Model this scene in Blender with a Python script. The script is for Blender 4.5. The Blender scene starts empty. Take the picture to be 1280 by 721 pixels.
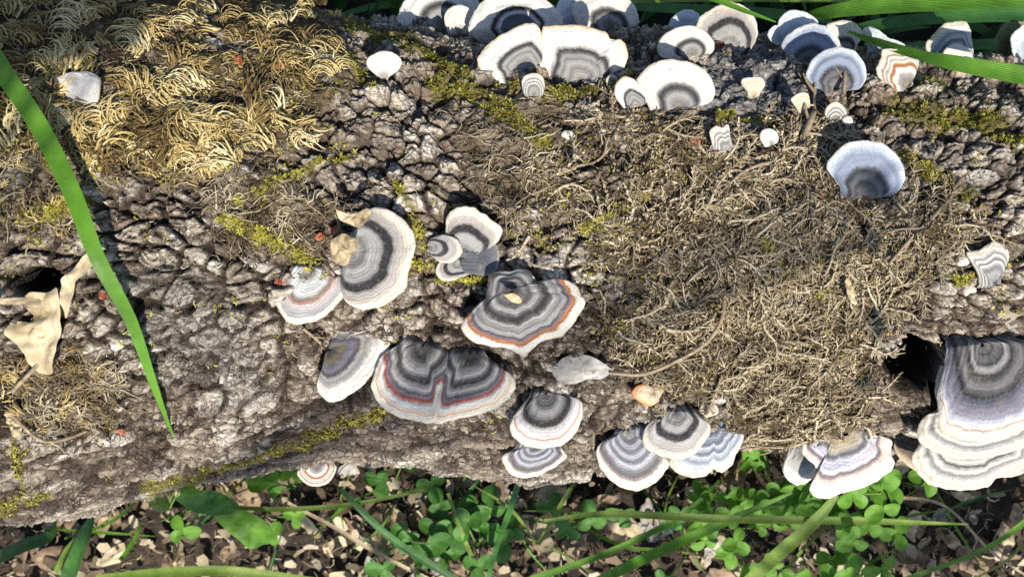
import bpy, math, random
import numpy as np
from mathutils import Vector, Matrix

# ------------------------------------------------------------------ camera, sky, sun, exposure
SC = bpy.context.scene
COL = SC.collection
W, H = 1280.0, 721.0
FPX = 1108.5                      # focal length in photo pixels (60 degrees across)
CZ = 0.55                         # the phone is held 55 cm above the soil, looking straight down
cam_d = bpy.data.cameras.new('camera')
cam = bpy.data.objects.new('camera', cam_d); COL.objects.link(cam)
cam.location = (0, 0, CZ)
cam_d.sensor_width = 36.0
cam_d.lens = 36.0 * FPX / W
cam_d.clip_start = 0.01
cam_d.clip_end = 200.0
cam_d.dof.use_dof = True
cam_d.dof.focus_distance = 0.372
cam_d.dof.aperture_fstop = 14.0
SC.camera = cam

SUN_EL = math.radians(57)
sd = Vector((0.34, -1.0, 0)).normalized() * math.cos(SUN_EL)
SUN = Vector((sd.x, sd.y, math.sin(SUN_EL)))
world = bpy.data.worlds.new('World'); SC.world = world
world.use_nodes = True
wn = world.node_tree.nodes; wl = world.node_tree.links
bg = wn['Background']
sky = wn.new('ShaderNodeTexSky'); sky.sky_type = 'NISHITA'; sky.sun_disc = False
sky.sun_elevation = SUN_EL
sky.sun_rotation = math.atan2(SUN.x, SUN.y)
wl.new(sky.outputs[0], bg.inputs[0]); bg.inputs[1].default_value = 0.105
sun_d = bpy.data.lights.new('sun', 'SUN'); sun_d.energy = 4.9; sun_d.angle = math.radians(0.53)
sun_d.color = (1.0, 0.93, 0.80)
sun = bpy.data.objects.new('sun', sun_d); COL.objects.link(sun)
sun.rotation_euler = SUN.to_track_quat('Z', 'Y').to_euler()
sun.location = (0, -1, 3)
SC.view_settings.view_transform = 'Standard'
SC.view_settings.look = 'None'
SC.view_settings.exposure = 0.68
SC.view_settings.gamma = 1.0
SC.render.engine = 'CYCLES'
SC.cycles.max_bounces = 5
SC.cycles.use_denoising = False
SC.cycles.transparent_max_bounces = 4

RNG = np.random.default_rng(7)
random.seed(7)

# ------------------------------------------------------------------ noise
def _hash(ix, iy, seed):
    h = (ix.astype(np.int64) * 374761393 + iy.astype(np.int64) * 668265263 + seed * 974634777) & 0xffffffff
    h = ((h ^ (h >> 13)) * 1274126177) & 0xffffffff
    return (h ^ (h >> 16)) & 0xffffffff

def pnoise(x, y, seed=0):
    x = np.asarray(x, float); y = np.asarray(y, float)
    xi = np.floor(x); yi = np.floor(y)
    xf = x - xi; yf = y - yi
    u = xf * xf * xf * (xf * (xf * 6 - 15) + 10); v = yf * yf * yf * (yf * (yf * 6 - 15) + 10)
    def g(dx, dy):
        a = _hash(xi + dx, yi + dy, seed) * (2 * math.pi / 4294967296.0)
        return np.cos(a) * (xf - dx) + np.sin(a) * (yf - dy)
    a = g(0, 0); b = g(1, 0); c = g(0, 1); d = g(1, 1)
    return 1.5 * ((a + (b - a) * u) * (1 - v) + (c + (d - c) * u) * v)

def fbm(x, y, seed=0, octv=3):
    r = 0; amp = 1.0; f = 1.0; t = 0
    for o in range(octv):
        r = r + amp * pnoise(x * f, y * f, seed + 17 * o); t += amp; amp *= 0.5; f *= 2.03
    return r / t

def voro(x, y, seed=0):
    xi = np.floor(x); yi = np.floor(y)
    f1 = np.full(x.shape, 9.0); f2 = np.full(x.shape, 9.0); cid = np.zeros(x.shape, np.int64)
    for dx in (-1, 0, 1):
        for dy in (-1, 0, 1):
            hx = _hash(xi + dx, yi + dy, seed); hy = _hash(xi + dx, yi + dy, seed + 91)
            px = xi + dx + hx / 4294967296.0; py = yi + dy + hy / 4294967296.0
            d = np.hypot(px - x, py - y)
            m = d < f1
            f2 = np.where(m, f1, np.minimum(f2, d))
            cid = np.where(m, hx, cid); f1 = np.where(m, d, f1)
    return f1, f2, cid

def sstep(a, b, x):
    t = np.clip((x - a) / (b - a), 0, 1); return t * t * (3 - 2 * t)

def poly_sd(px, py, poly):
    """distance to a polygon in photo pixels, positive inside"""
    d = np.full(np.shape(px), 1e9); ins = np.zeros(np.shape(px), bool)
    n = len(poly)
    for i in range(n):
        ax, ay = poly[i]; bx, by = poly[(i + 1) % n]
        ex, ey = bx - ax, by - ay
        t = np.clip(((px - ax) * ex + (py - ay) * ey) / (ex * ex + ey * ey + 1e-9), 0, 1)
        d = np.minimum(d, np.hypot(px - ax - t * ex, py - ay - t * ey))
        c = ((ay > py) != (by > py))
        with np.errstate(divide='ignore', invalid='ignore'):
            ins ^= c & (px < ex * (py - ay) / (ey if ey else 1e-9) + ax)
    return np.where(ins, d, -d)

def line_d(px, py, pts):
    d = np.full(np.shape(px), 1e9)
    for (ax, ay), (bx, by) in zip(pts[:-1], pts[1:]):
        ex, ey = bx - ax, by - ay
        t = np.clip(((px - ax) * ex + (py - ay) * ey) / (ex * ex + ey * ey + 1e-9), 0, 1)
        d = np.minimum(d, np.hypot(px - ax - t * ex, py - ay - t * ey))
    return d

# ------------------------------------------------------------------ mesh and object helpers
def mesh_np(name, verts, faces, smooth=True, attrs=None, uv=None):
    verts = np.ascontiguousarray(verts, np.float32); faces = np.ascontiguousarray(faces, np.int32)
    me = bpy.data.meshes.new(name)
    n, k = faces.shape
    me.vertices.add(len(verts)); me.vertices.foreach_set('co', verts.ravel())
    me.loops.add(n * k); me.loops.foreach_set('vertex_index', faces.ravel())
    me.polygons.add(n); me.polygons.foreach_set('loop_start', np.arange(0, n * k, k, dtype=np.int32))
    if smooth: me.polygons.foreach_set('use_smooth', np.ones(n, bool))
    if attrs:
        for an, av in attrs.items():
            a = me.attributes.new(an, 'FLOAT', 'POINT'); a.data.foreach_set('value', np.ascontiguousarray(av, np.float32).ravel())
    if uv is not None:
        l = me.uv_layers.new(name='UVMap'); l.data.foreach_set('uv', np.ascontiguousarray(uv[faces.ravel()], np.float32).ravel())
    me.update(calc_edges=True); me.validate()
    return me

def ob(name, me, mat, parent=None, label=None, cat=None, group=None, kind=None):
    o = bpy.data.objects.new(name, me); COL.objects.link(o)
    if me is not None and mat is not None and not me.materials: me.materials.append(mat)
    if parent is not None: o.parent = parent; o.matrix_parent_inverse = Matrix.Identity(4)
    if label: o['label'] = label
    if cat: o['category'] = cat
    if group: o['group'] = group
    if kind: o['kind'] = kind
    return o

def empty(name, loc, label, cat, group=None):
    o = bpy.data.objects.new(name, None); COL.objects.link(o); o.location = loc; o.empty_display_size = 0.01
    o['label'] = label; o['category'] = cat
    if group: o['group'] = group
    return o

def grid_faces(nu, nv, closed_v=False):
    i = np.arange(nu - 1)[:, None]; j = np.arange(nv if closed_v else nv - 1)[None, :]
    j2 = (j + 1) % nv
    return np.stack([i * nv + j, (i + 1) * nv + j, (i + 1) * nv + j2, i * nv + j2], -1).reshape(-1, 4)

def tubes(P, rad, sides=3):
    """P (N,K,3) centre lines, rad (N,K): one mesh of tapered tubes, verts and quads"""
    N, K, _ = P.shape
    T = np.gradient(P, axis=1); T /= np.linalg.norm(T, axis=2, keepdims=True) + 1e-12
    ref = np.where(np.abs(T[..., 2:3]) > 0.9, np.array([1.0, 0, 0]), np.array([0, 0, 1.0]))
    A = np.cross(T, ref); A /= np.linalg.norm(A, axis=2, keepdims=True) + 1e-12
    B = np.cross(T, A)
    ang = np.arange(sides) * 2 * math.pi / sides
    V = P[:, :, None, :] + rad[:, :, None, None] * (np.cos(ang)[None, None, :, None] * A[:, :, None, :] + np.sin(ang)[None, None, :, None] * B[:, :, None, :])
    f = grid_faces(K, sides, True)
    F = (f[None] + (np.arange(N) * K * sides)[:, None, None]).reshape(-1, 4)
    return V.reshape(-1, 3), F

def smooth_path(pts, n):
    pts = np.asarray(pts, float); m = len(pts)
    P = np.vstack([2 * pts[0] - pts[1], pts, 2 * pts[-1] - pts[-2]])
    t = np.linspace(0, m - 1, n); i = np.minimum(t.astype(int), m - 2); f = (t - i)[:, None]
    p0, p1, p2, p3 = P[i], P[i + 1], P[i + 2], P[i + 3]
    return 0.5 * (2 * p1 + (p2 - p0) * f + (2 * p0 - 5 * p1 + 4 * p2 - p3) * f ** 2 + (3 * p1 - p0 - 3 * p2 + p3) * f ** 3)

# ------------------------------------------------------------------ materials
def new_mat(name):
    m = bpy.data.materials.new(name); m.use_nodes = True
    nt = m.node_tree; b = nt.nodes['Principled BSDF']
    return m, nt, b

def nd(nt, typ, **kw):
    n = nt.nodes.new(typ)
    for k, v in kw.items():
        if k.startswith('i_'):
            key = k[2:]; key = int(key) if key.isdigit() else key
            n.inputs[key].default_value = v
        else: setattr(n, k, v)
    return n

def ramp(nt, fac, stops, interp='LINEAR'):
    r = nt.nodes.new('ShaderNodeValToRGB'); cr = r.color_ramp; cr.interpolation = interp
    stops = sorted(stops, key=lambda s: s[0])
    while len(cr.elements) < len(stops): cr.elements.new(0.5)
    for e, (p, c) in zip(cr.elements, stops):
        e.position = p; e.color = (*c, 1) if len(c) == 3 else c
    if fac is not None: nt.links.new(fac, r.inputs[0])
    return r.outputs[0]

def mixc(nt, fac, a, b, mode='MIX'):
    n = nt.nodes.new('ShaderNodeMix'); n.data_type = 'RGBA'; n.blend_type = mode
    for s, v in ((n.inputs[0], fac), (n.inputs[6], a), (n.inputs[7], b)):
        if hasattr(v, 'is_output'): nt.links.new(v, s)
        elif isinstance(v, tuple): s.default_value = (*v, 1)
        else: s.default_value = v
    return n.outputs[2]

def math_n(nt, op, a, b=None, clamp=False):
    n = nt.nodes.new('ShaderNodeMath'); n.operation = op; n.use_clamp = clamp
    for i, v in enumerate((a, b)):
        if v is None: continue
        if hasattr(v, 'is_output'): nt.links.new(v, n.inputs[i])
        else: n.inputs[i].default_value = v
    return n.outputs[0]

def noise_n(nt, vec, scale, detail=4, rough=0.6, dist=0.0):
    n = nd(nt, 'ShaderNodeTexNoise'); n.inputs['Scale'].default_value = scale; n.inputs['Detail'].default_value = detail
    n.inputs['Roughness'].default_value = rough; n.inputs['Distortion'].default_value = dist
    if vec is not None: nt.links.new(vec, n.inputs['Vector'])
    return n.outputs[0]

def attr_n(nt, name):
    n = nd(nt, 'ShaderNodeAttribute'); n.attribute_name = name; return n.outputs['Fac']

def geo_pos(nt): return nd(nt, 'ShaderNodeNewGeometry').outputs['Position']

def bump(nt, b, h, strength, dist):
    n = nd(nt, 'ShaderNodeBump'); n.inputs['Strength'].default_value = strength; n.inputs['Distance'].default_value = dist
    nt.links.new(h, n.inputs['Height']); nt.links.new(n.outputs[0], b.inputs['Normal'])

def bark_material():
    m, nt, b = new_mat('weathered_bark'); L = nt.links.new
    p = geo_pos(nt)
    n1 = noise_n(nt, p, 60, 6, 0.65); n2 = noise_n(nt, p, 420, 5, 0.7); n3 = noise_n(nt, p, 22, 3, 0.5); n4 = noise_n(nt, p, 1800, 3, 0.7)
    n5 = noise_n(nt, p, 170, 5, .65, .6)
    mpx = nd(nt, 'ShaderNodeMapping'); L(p, mpx.inputs[0]); mpx.inputs['Scale'].default_value = (.22, 1, 1)
    st = noise_n(nt, mpx.outputs[0], 620, 5, .68, .35)
    wrp = nd(nt, 'ShaderNodeVectorMath'); wrp.operation = 'SCALE'; wrp.inputs['Scale'].default_value = .006
    nz = nd(nt, 'ShaderNodeTexNoise'); nz.inputs['Scale'].default_value = 160; nz.inputs['Detail'].default_value = 3; L(p, nz.inputs['Vector']); L(nz.outputs['Color'], wrp.inputs[0])
    adv = nd(nt, 'ShaderNodeVectorMath'); adv.operation = 'ADD'; L(p, adv.inputs[0]); L(wrp.outputs[0], adv.inputs[1])
    mpc = nd(nt, 'ShaderNodeMapping'); L(adv.outputs[0], mpc.inputs[0]); mpc.inputs['Scale'].default_value = (.55, 1, 1)
    vc = nd(nt, 'ShaderNodeTexVoronoi'); vc.feature = 'DISTANCE_TO_EDGE'; vc.inputs['Scale'].default_value = 300; L(mpc.outputs[0], vc.inputs['Vector'])
    ckl = ramp(nt, vc.outputs['Distance'], [(.0, (1,) * 3), (.055, (.75,) * 3), (.12, (0,) * 3)])
    ckm = math_n(nt, 'MULTIPLY', ckl, ramp(nt, n1, [(.40, (.25,) * 3), (.58, (1,) * 3)]))
    tv = math_n(nt, 'ADD', attr_n(nt, 'tone'), math_n(nt, 'MULTIPLY', math_n(nt, 'SUBTRACT', n5, .5), .55))
    tv = math_n(nt, 'ADD', tv, math_n(nt, 'MULTIPLY', math_n(nt, 'SUBTRACT', n1, .5), .6))
    c = ramp(nt, tv, [(0.08, (.12, .09, .067)), (0.34, (.29, .24, .19)), (0.56, (.44, .385, .32)), (0.85, (.64, .595, .52))])
    c = mixc(nt, math_n(nt, 'MULTIPLY', attr_n(nt, 'pale'), .6), c, ramp(nt, tv, [(.10, (.24, .19, .145)), (.40, (.47, .41, .335)), (.75, (.68, .625, .54))]))
    c = mixc(nt, attr_n(nt, 'grey'), c, ramp(nt, n2, [(.32, (.06, .06, .064)), (.5, (.17, .17, .172)), (.66, (.44, .43, .41))]))
    c = mixc(nt, ramp(nt, n5, [(.30, (.4,) * 3), (.42, (0,) * 3)]), c, (.085, .062, .047))
    c = mixc(nt, ramp(nt, n5, [(.60, (0,) * 3), (.72, (.5,) * 3)]), c, (.50, .46, .40))
    c = mixc(nt, ramp(nt, n2, [(.32, (.35,) * 3), (.42, (0,) * 3)]), c, (.09, .068, .05))
    c = mixc(nt, ramp(nt, n2, [(.58, (0,) * 3), (.70, (.35,) * 3)]), c, (.58, .535, .47))
    c = mixc(nt, ramp(nt, n3, [(.52, (0,) * 3), (.66, (.4,) * 3)]), c, (.22, .15, .105))
    c = mixc(nt, ramp(nt, st, [(.34, (.6,) * 3), (.46, (0,) * 3)]), c, (.075, .055, .042))
    c = mixc(nt, ramp(nt, st, [(.55, (0,) * 3), (.70, (.55,) * 3)]), c, (.56, .52, .455))
    c = mixc(nt, math_n(nt, 'MULTIPLY', ckm, .6), c, (.045, .033, .026))
    c = mixc(nt, math_n(nt, 'MULTIPLY', attr_n(nt, 'crack'), .95), c, (.035, .025, .02))
    c = mixc(nt, attr_n(nt, 'hollow'), c, (.010, .008, .007))  # near-black pit interior; part of this darkness is painted cast shadow
    c = mixc(nt, attr_n(nt, 'moss'), c, ramp(nt, n2, [(.35, (.028, .019, .011)), (.62, (.13, .093, .052))]))
    c = mixc(nt, math_n(nt, 'MULTIPLY', attr_n(nt, 'green'), .8), c, ramp(nt, n2, [(.35, (.06, .05, .012)), (.62, (.22, .19, .04))]))
    L(c, b.inputs['Base Color']); b.inputs['Roughness'].default_value = 0.85
    b.inputs['Specular IOR Level'].default_value = 0.25
    h = math_n(nt, 'ADD', math_n(nt, 'MULTIPLY', n2, .5), math_n(nt, 'MULTIPLY', n4, .25))
    h = math_n(nt, 'ADD', h, math_n(nt, 'MULTIPLY', st, 1.3))
    h = math_n(nt, 'SUBTRACT', h, math_n(nt, 'MULTIPLY', ckm, .8))
    bump(nt, b, h, 1.0, 0.0012)
    return m

def strand_material(name, stops, rough=.7, trans=0.0, freq=900):
    m, nt, b = new_mat(name); L = nt.links.new
    p = geo_pos(nt); t = attr_n(nt, 'tint'); n = noise_n(nt, p, freq, 3, .6)
    f = math_n(nt, 'ADD', t, math_n(nt, 'MULTIPLY', math_n(nt, 'SUBTRACT', n, .5), .8), True)
    L(ramp(nt, f, stops), b.inputs['Base Color']); b.inputs['Roughness'].default_value = rough
    b.inputs['Specular IOR Level'].default_value = 0.3
    if trans:
        b.inputs['Subsurface Weight'].default_value = 0
        tr = nd(nt, 'ShaderNodeBsdfTranslucent'); L(ramp(nt, f, stops), tr.inputs[0])
        mx = nd(nt, 'ShaderNodeMixShader'); mx.inputs[0].default_value = trans
        L(b.outputs[0], mx.inputs[1]); L(tr.outputs[0], mx.inputs[2]); L(mx.outputs[0], nt.nodes['Material Output'].inputs[0])
    bump(nt, b, noise_n(nt, p, 2500, 2, .6), .5, .0004)
    return m

def leaf_material(name, cols, trans=.35, rough=.45, vein=(0, 0), spots=None):
    """green or dry leaf: colour noise, lengthwise veins from UV, light passing through"""
    m, nt, b = new_mat(name); L = nt.links.new
    p = geo_pos(nt); n = noise_n(nt, p, 70, 4, .6)
    c = ramp(nt, n, [(.35, cols[0]), (.5, cols[1]), (.66, cols[2])])
    uvn = nd(nt, 'ShaderNodeUVMap'); sep = nd(nt, 'ShaderNodeSeparateXYZ'); L(uvn.outputs[0], sep.inputs[0])
    w = math_n(nt, 'SINE', math_n(nt, 'MULTIPLY', sep.outputs[0], vein[0]))
    if vein[1]: w = math_n(nt, 'SINE', math_n(nt, 'ADD', math_n(nt, 'MULTIPLY', math_n(nt, 'ABSOLUTE', math_n(nt, 'SUBTRACT', sep.outputs[0], .5)), vein[0]), math_n(nt, 'MULTIPLY', sep.outputs[1], vein[1])))
    wm = math_n(nt, 'MULTIPLY', math_n(nt, 'ADD', w, 1.0), .05)
    c = mixc(nt, wm, c, tuple(min(1, x * 1.7) for x in cols[2]))
    if spots:
        sp = noise_n(nt, p, 260, 4, .65)
        c = mixc(nt, ramp(nt, sp, [(.56, (0,) * 3), (.68, (.8,) * 3)]), c, spots)
    L(c, b.inputs['Base Color']); b.inputs['Roughness'].default_value = rough
    tr = nd(nt, 'ShaderNodeBsdfTranslucent'); L(c, tr.inputs[0])
    mx = nd(nt, 'ShaderNodeMixShader'); mx.inputs[0].default_value = trans
    L(b.outputs[0], mx.inputs[1]); L(tr.outputs[0], mx.inputs[2]); L(mx.outputs[0], nt.nodes['Material Output'].inputs[0])
    bump(nt, b, math_n(nt, 'ADD', w, math_n(nt, 'MULTIPLY', noise_n(nt, p, 500, 3, .6), 2.0)), .35 if not vein[1] else .2, .0003)
    return m

def soil_material():
    m, nt, b = new_mat('dark_soil'); p = geo_pos(nt)
    n = noise_n(nt, p, 90, 7, .7)
    nt.links.new(ramp(nt, n, [(.3, (.010, .007, .005)), (.5, (.030, .021, .014)), (.66, (.085, .06, .04))]), b.inputs['Base Color'])
    b.inputs['Roughness'].default_value = .95
    bump(nt, b, noise_n(nt, p, 350, 5, .7), 1.0, .002)
    return m

# ------------------------------------------------------------------ the log: shape read from its two outlines
TOP = [(-260, -18), (0, -10), (200, -8), (330, 2), (430, 22), (560, 34), (700, 40), (800, 40), (900, 48), (1000, 54), (1100, 62), (1200, 70), (1280, 82), (1540, 95)]
BOT = [(-260, 700), (0, 655), (120, 638), (230, 600), (330, 588), (420, 572), (520, 580), (640, 598), (740, 590), (840, 570), (950, 556), (1060, 556), (1160, 560), (1280, 566), (1540, 560)]
tx = np.array([(p[0] - 640) / FPX * 0.42 for p in TOP]); ty = np.array([p[1] for p in TOP], float)
bx_ = np.array([(p[0] - 640) / FPX * 0.42 for p in BOT]); by_ = np.array([p[1] for p in BOT], float)
XS = np.linspace(-0.5, 0.5, 801)
def _sm(v, k=15):
    ker = np.hanning(k + 2)[1:-1]; ker /= ker.sum(); return np.convolve(np.pad(v, k // 2, 'edge'), ker, 'valid')
yt = _sm(np.interp(XS, tx, ty)); yb = _sm(np.interp(XS, bx_, by_))
at_, ab_ = np.arctan((360.5 - yt) / FPX), np.arctan((360.5 - yb) / FPX)
mid, hal = (at_ + ab_) / 2, (at_ - ab_) / 2
DD = (CZ + 0.006) / (np.cos(mid) + np.sin(hal))
CY_, CZ_, RR_ = _sm(DD * np.sin(mid), 41), _sm(CZ - DD * np.cos(mid), 41), DD * np.sin(hal)
def axis(x): return np.interp(x, XS, CY_), np.interp(x, XS, CZ_), np.interp(x, XS, RR_)

def px_of(P):
    d = CZ - P[..., 2]
    return 640 + FPX * P[..., 0] / d, 360.5 - FPX * P[..., 1] / d

def ray_log(px, py):
    """photo pixel -> (x, angle) on the log's smooth surface; angle 0 is straight up, + away from the sun"""
    px = np.atleast_1d(np.asarray(px, float)); py = np.atleast_1d(np.asarray(py, float))
    dx, dy = (px - 640) / FPX, (360.5 - py) / FPX
    t = np.full(px.shape, 0.38)
    for _ in range(7):
        cy, cz, R = axis(dx * t)
        oz = CZ - cz; A = dy * dy + 1; B = dy * (-cy) - oz; C = cy * cy + oz * oz - R * R
        t = (-B - np.sqrt(np.maximum(B * B - A * C, 0))) / A
    x = dx * t; cy, cz, R = axis(x)
    return x, np.arctan2(dy * t - cy, CZ - t - cz)

# surface grid: fine where the picture looks, coarse elsewhere
gx = np.concatenate([np.linspace(-0.46, -0.25, 60)[:-1], np.linspace(-0.25, 0.25, 860), np.linspace(0.25, 0.46, 60)[1:]])
gp = np.concatenate([np.linspace(-math.pi, -1.75, 50)[:-1], np.linspace(-1.75, 1.6, 640), np.linspace(1.6, math.pi, 50)[1:]])
GX, GP = np.meshgrid(gx, gp, indexing='ij')
cyg, czg, Rg = axis(GX)
base = np.stack([GX, cyg + Rg * np.sin(GP), czg + Rg * np.cos(GP)], -1)
NX, NP_ = GX.shape
PXg, PYg = px_of(base)
vis = np.abs(GP) < 1.7
PYg = np.where(vis, PYg, 640 + 0 * PYg)
S = GP * 0.112
wn1 = fbm(GX * 80, S * 80, 3, 2); wn2 = fbm(GX * 80, S * 80, 5, 2)
edge_n = 22 * fbm(GX * 120, S * 120, 9, 3)

GOLD = [(-140, -60), (340, -60), (395, 5), (440, 60), (440, 110), (405, 160), (335, 210), (250, 232), (180, 222), (120, 235), (60, 205), (-140, 230)]
LOWL = [(-60, 430), (40, 445), (120, 440), (150, 475), (152, 525), (90, 538), (30, 525), (-60, 520)]
LEFTM = [(-60, 225), (60, 235), (110, 250), (100, 290), (20, 285), (-60, 300)]
WIRY = [(640, 225), (700, 185), (690, 130), (760, 120), (800, 140), (880, 165), (930, 205), (985, 150), (1030, 130), (1050, 180), (1060, 250), (1110, 265), (1190, 235), (1215, 290), (1140, 370), (1092, 425), (1090, 525), (1010, 565), (930, 560), (905, 510), (800, 475), (745, 420), (735, 340), (650, 300)]
DRYL = [(240, 225), (340, 215), (420, 255), (430, 300), (360, 330), (280, 310)]
DRYM = [(560, 150), (690, 120), (700, 190), (640, 300), (600, 240)]
STREAKS = [([(430, 30), (500, 55), (570, 90), (625, 140), (680, 180)], 12), ([(545, 105), (600, 125), (640, 150)], 15), ([(495, 228), (515, 260), (530, 310)], 6),
           ([(290, 275), (340, 300), (385, 330)], 13), ([(180, 605), (235, 595), (290, 577), (380, 552), (445, 525), (480, 514)], 7),
           ([(1120, 135), (1180, 150), (1230, 150), (1290, 190)], 17), ([(1130, 195), (1170, 225), (1205, 245)], 11), ([(20, 540), (26, 575), (30, 615)], 5),
           ([(40, 275), (105, 255)], 16), ([(930, 290), (980, 330), (1030, 365)], 9), ([(0, 640), (60, 608)], 9), ([(640, 112), (700, 122), (785, 104)], 9),
           ([(900, 145), (950, 150), (985, 148)], 5), ([(430, 70), (470, 110)], 12), ([(730, 285), (800, 250)], 9), ([(500, 320), (545, 345), (600, 350)], 7), ([(1190, 350), (1230, 345)], 7), ([(1110, 100), (1180, 118)], 6), ([(200, 190), (240, 195)], 8), ([(300, 250), (440, 190)], 6)]
PALE = [(([(455, 100), (560, 105), (640, 170), (650, 240), (560, 260), (440, 250), (390, 240), (400, 200)]), 25), (([(1110, 110), (1400, 90), (1400, 440), (1200, 430), (1120, 440), (1170, 330), (1200, 260), (1130, 200)]), 25), (([(0, 270), (120, 250), (180, 240), (300, 240), (250, 330), (100, 330), (0, 330)]), 20)]
GREY = [(([(890, 70), (960, 55), (985, 80), (1015, 125), (990, 140), (940, 145), (890, 150), (868, 130)]), 8), (([(150, 340), (250, 330), (330, 420), (330, 500), (220, 490), (170, 420)]), 40)]
HOLES_SHADOWS = [(1143, 462, 38, 44, 0.034), (1180, 500, 20, 16, .018), (38, 352, 42, 22, .016), (6, 505, 24, 40, .018), (285, 130, 24, 14, .007), (905, 388, 10, 16, .006), (590, 383, 14, 12, .004), (240, 384, 12, 7, .006)]  # pits; by the very large and orange-streaked brackets they also paint cast shadow
CRACKS_SHADOWS = [([(150, 538), (185, 545), (225, 562), (265, 560), (300, 552), (330, 540)], 5, .006), ([(160, 200), (159, 255)], 3, .003), ([(855, 152), (900, 135), (925, 122)], 4, .004), ([(70, 545), (150, 560), (240, 585)], 3, .003),
          ([(1060, 105), (1068, 130), (1110, 165), (1112, 180)], 4, .004), ([(330, 470), (390, 440), (400, 415)], 5, .005), ([(1190, 255), (1150, 240), (1112, 200)], 3, .003), ([(630, 300), (700, 282), (765, 262)], 5, .004), ([(735, 335), (820, 348), (915, 350)], 6, .004), ([(740, 560), (800, 530), (740, 590)], 4, .004), ([(520, 100), (525, 150), (600, 60)], 3, .003), ([(600, 580), (690, 562), (745, 545)], 5, .005), ([(950, 540), (1060, 540), (1160, 545)], 4, .005), ([(280, 385), (330, 375), (345, 345)], 4, .004)]  # the two long grooves mid-log are twig shadows, carved in and darkened

def patch(px, py):
    return sstep(-.42, .12, fbm(px / 55, py / 55, 301, 3) + .9 * sstep(700, 900, px) - .35)
def masks(px, py, e):
    gold = sstep(-8, 14, poly_sd(px, py, GOLD) + e) * (.15 + .85 * sstep(-.45, .05, fbm(px / 40, py / 40, 302, 2)))
    wiry = sstep(-8, 14, poly_sd(px, py, WIRY) + e) * patch(px, py)
    oth = np.maximum.reduce([sstep(-8, 12, poly_sd(px, py, q) + e) for q in (LOWL, LEFTM, DRYL, DRYM)])
    gr = np.maximum.reduce([sstep(w, w * .3, line_d(px, py, l) + .5 * e) for l, w in STREAKS])
    return gold, wiry, oth, gr

gold_m, wiry_m, oth_m, green_m = masks(PXg, PYg, edge_n)
gold_m, wiry_m, oth_m, green_m = [np.where(vis, a, 0) for a in (gold_m, wiry_m, oth_m, green_m)]
moss_m = np.maximum.reduce([gold_m, wiry_m, oth_m * .75])
pale_m = np.where(vis, np.maximum.reduce([sstep(-s, s, poly_sd(PXg, PYg, q) + edge_n) for q, s in PALE]), 0)
grey_m = np.where(vis, np.maximum(sstep(-8, 8, poly_sd(PXg, PYg, GREY[0][0]) + .4 * edge_n), .45 * sstep(-40, 40, poly_sd(PXg, PYg, GREY[1][0]) + edge_n)), 0)
flank = sstep(505, 570, PYg) * vis
smoothb = sstep(-30, 40, poly_sd(PXg, PYg, GREY[1][0])) * vis

disp = .0040 * fbm(GX * 22, S * 22, 21, 3) + .0022 * pnoise(GX * 75, S * 75, 22)
wamp = .0032 - .0016 * np.maximum(flank, .5 * smoothb)
ax = GX + wamp * wn1; as_ = S + wamp * wn2
f1, f2, cid = voro(ax / .0115, as_ / .0078, 40)
lw = np.clip(np.maximum.reduce([flank, smoothb, sstep(440, 300, PXg) * vis]), 0, 1)
gsc = np.where(flank > .5, 1.15, .8)
g1, g2, gid = voro(ax / (.031 * gsc), as_ / (.0112 * gsc), 41)
use_f = (flank > .5) | ((smoothb > .5) & (GX * 0 + pnoise(GX * 30, S * 30, 99) > -.1))
F1, F2 = np.where(use_f, g1, f1), np.where(use_f, g2, f2); CID = np.where(use_f, gid + 7, cid)
gapv = F2 - F1
crack = 1 - sstep(.03, .22, gapv + .05 * pnoise(GX * 400, S * 400, 8))
celloff = (CID % 1009) / 1009.0
bare = (1 - moss_m)
plate_amt = .45 + .55 * sstep(-.25, .35, fbm(GX * 45, S * 45, 61, 2))
plate_amt = plate_amt * (1 - .6 * np.where(grey_m > .5, grey_m, 0))
plate_amt = np.where(pale_m > .3, np.maximum(plate_amt, .85), plate_amt) * (1 - .2 * smoothb)
disp += bare * plate_amt * (-(.0034 + .0010 * lw) * crack + (.0024 + .0014 * lw) * (celloff - .5))
# flaky terraces
tn = fbm(GX * 42 + .6 * wn2, S * 85 + .6 * wn1, 71, 2) * 4.5
fr = tn - np.floor(tn); disp += (.35 + .65 * bare) * (1 - .85 * flank) * .0013 * (np.floor(tn) + sstep(.0, .22, fr) + .25 * fr)
tn2 = fbm(GX * 120, S * 190, 77, 2) * 4
fr2 = tn2 - np.floor(tn2); disp += (1 - .8 * flank) * .00045 * (np.floor(tn2) + sstep(0, .3, fr2))
# overlapping ledges where the bark flakes lengthwise
tl = fbm(GX * 15 + .3 * wn1, S * 52 + .3 * wn2, 111, 2) * 7
fl = tl - np.floor(tl); ledge_w = np.clip(np.maximum.reduce([flank, smoothb, sstep(420, 250, PXg) * vis * sstep(200, 260, PYg)]), 0, 1) * bare
ledge = ledge_w * (1 - sstep(.06, .20, fl)) * sstep(-.35, .05, pnoise(GX * 40, S * 60, 112))
disp += ledge_w * .0030 * (sstep(0, .10, fl) - .8 * fl)
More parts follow.
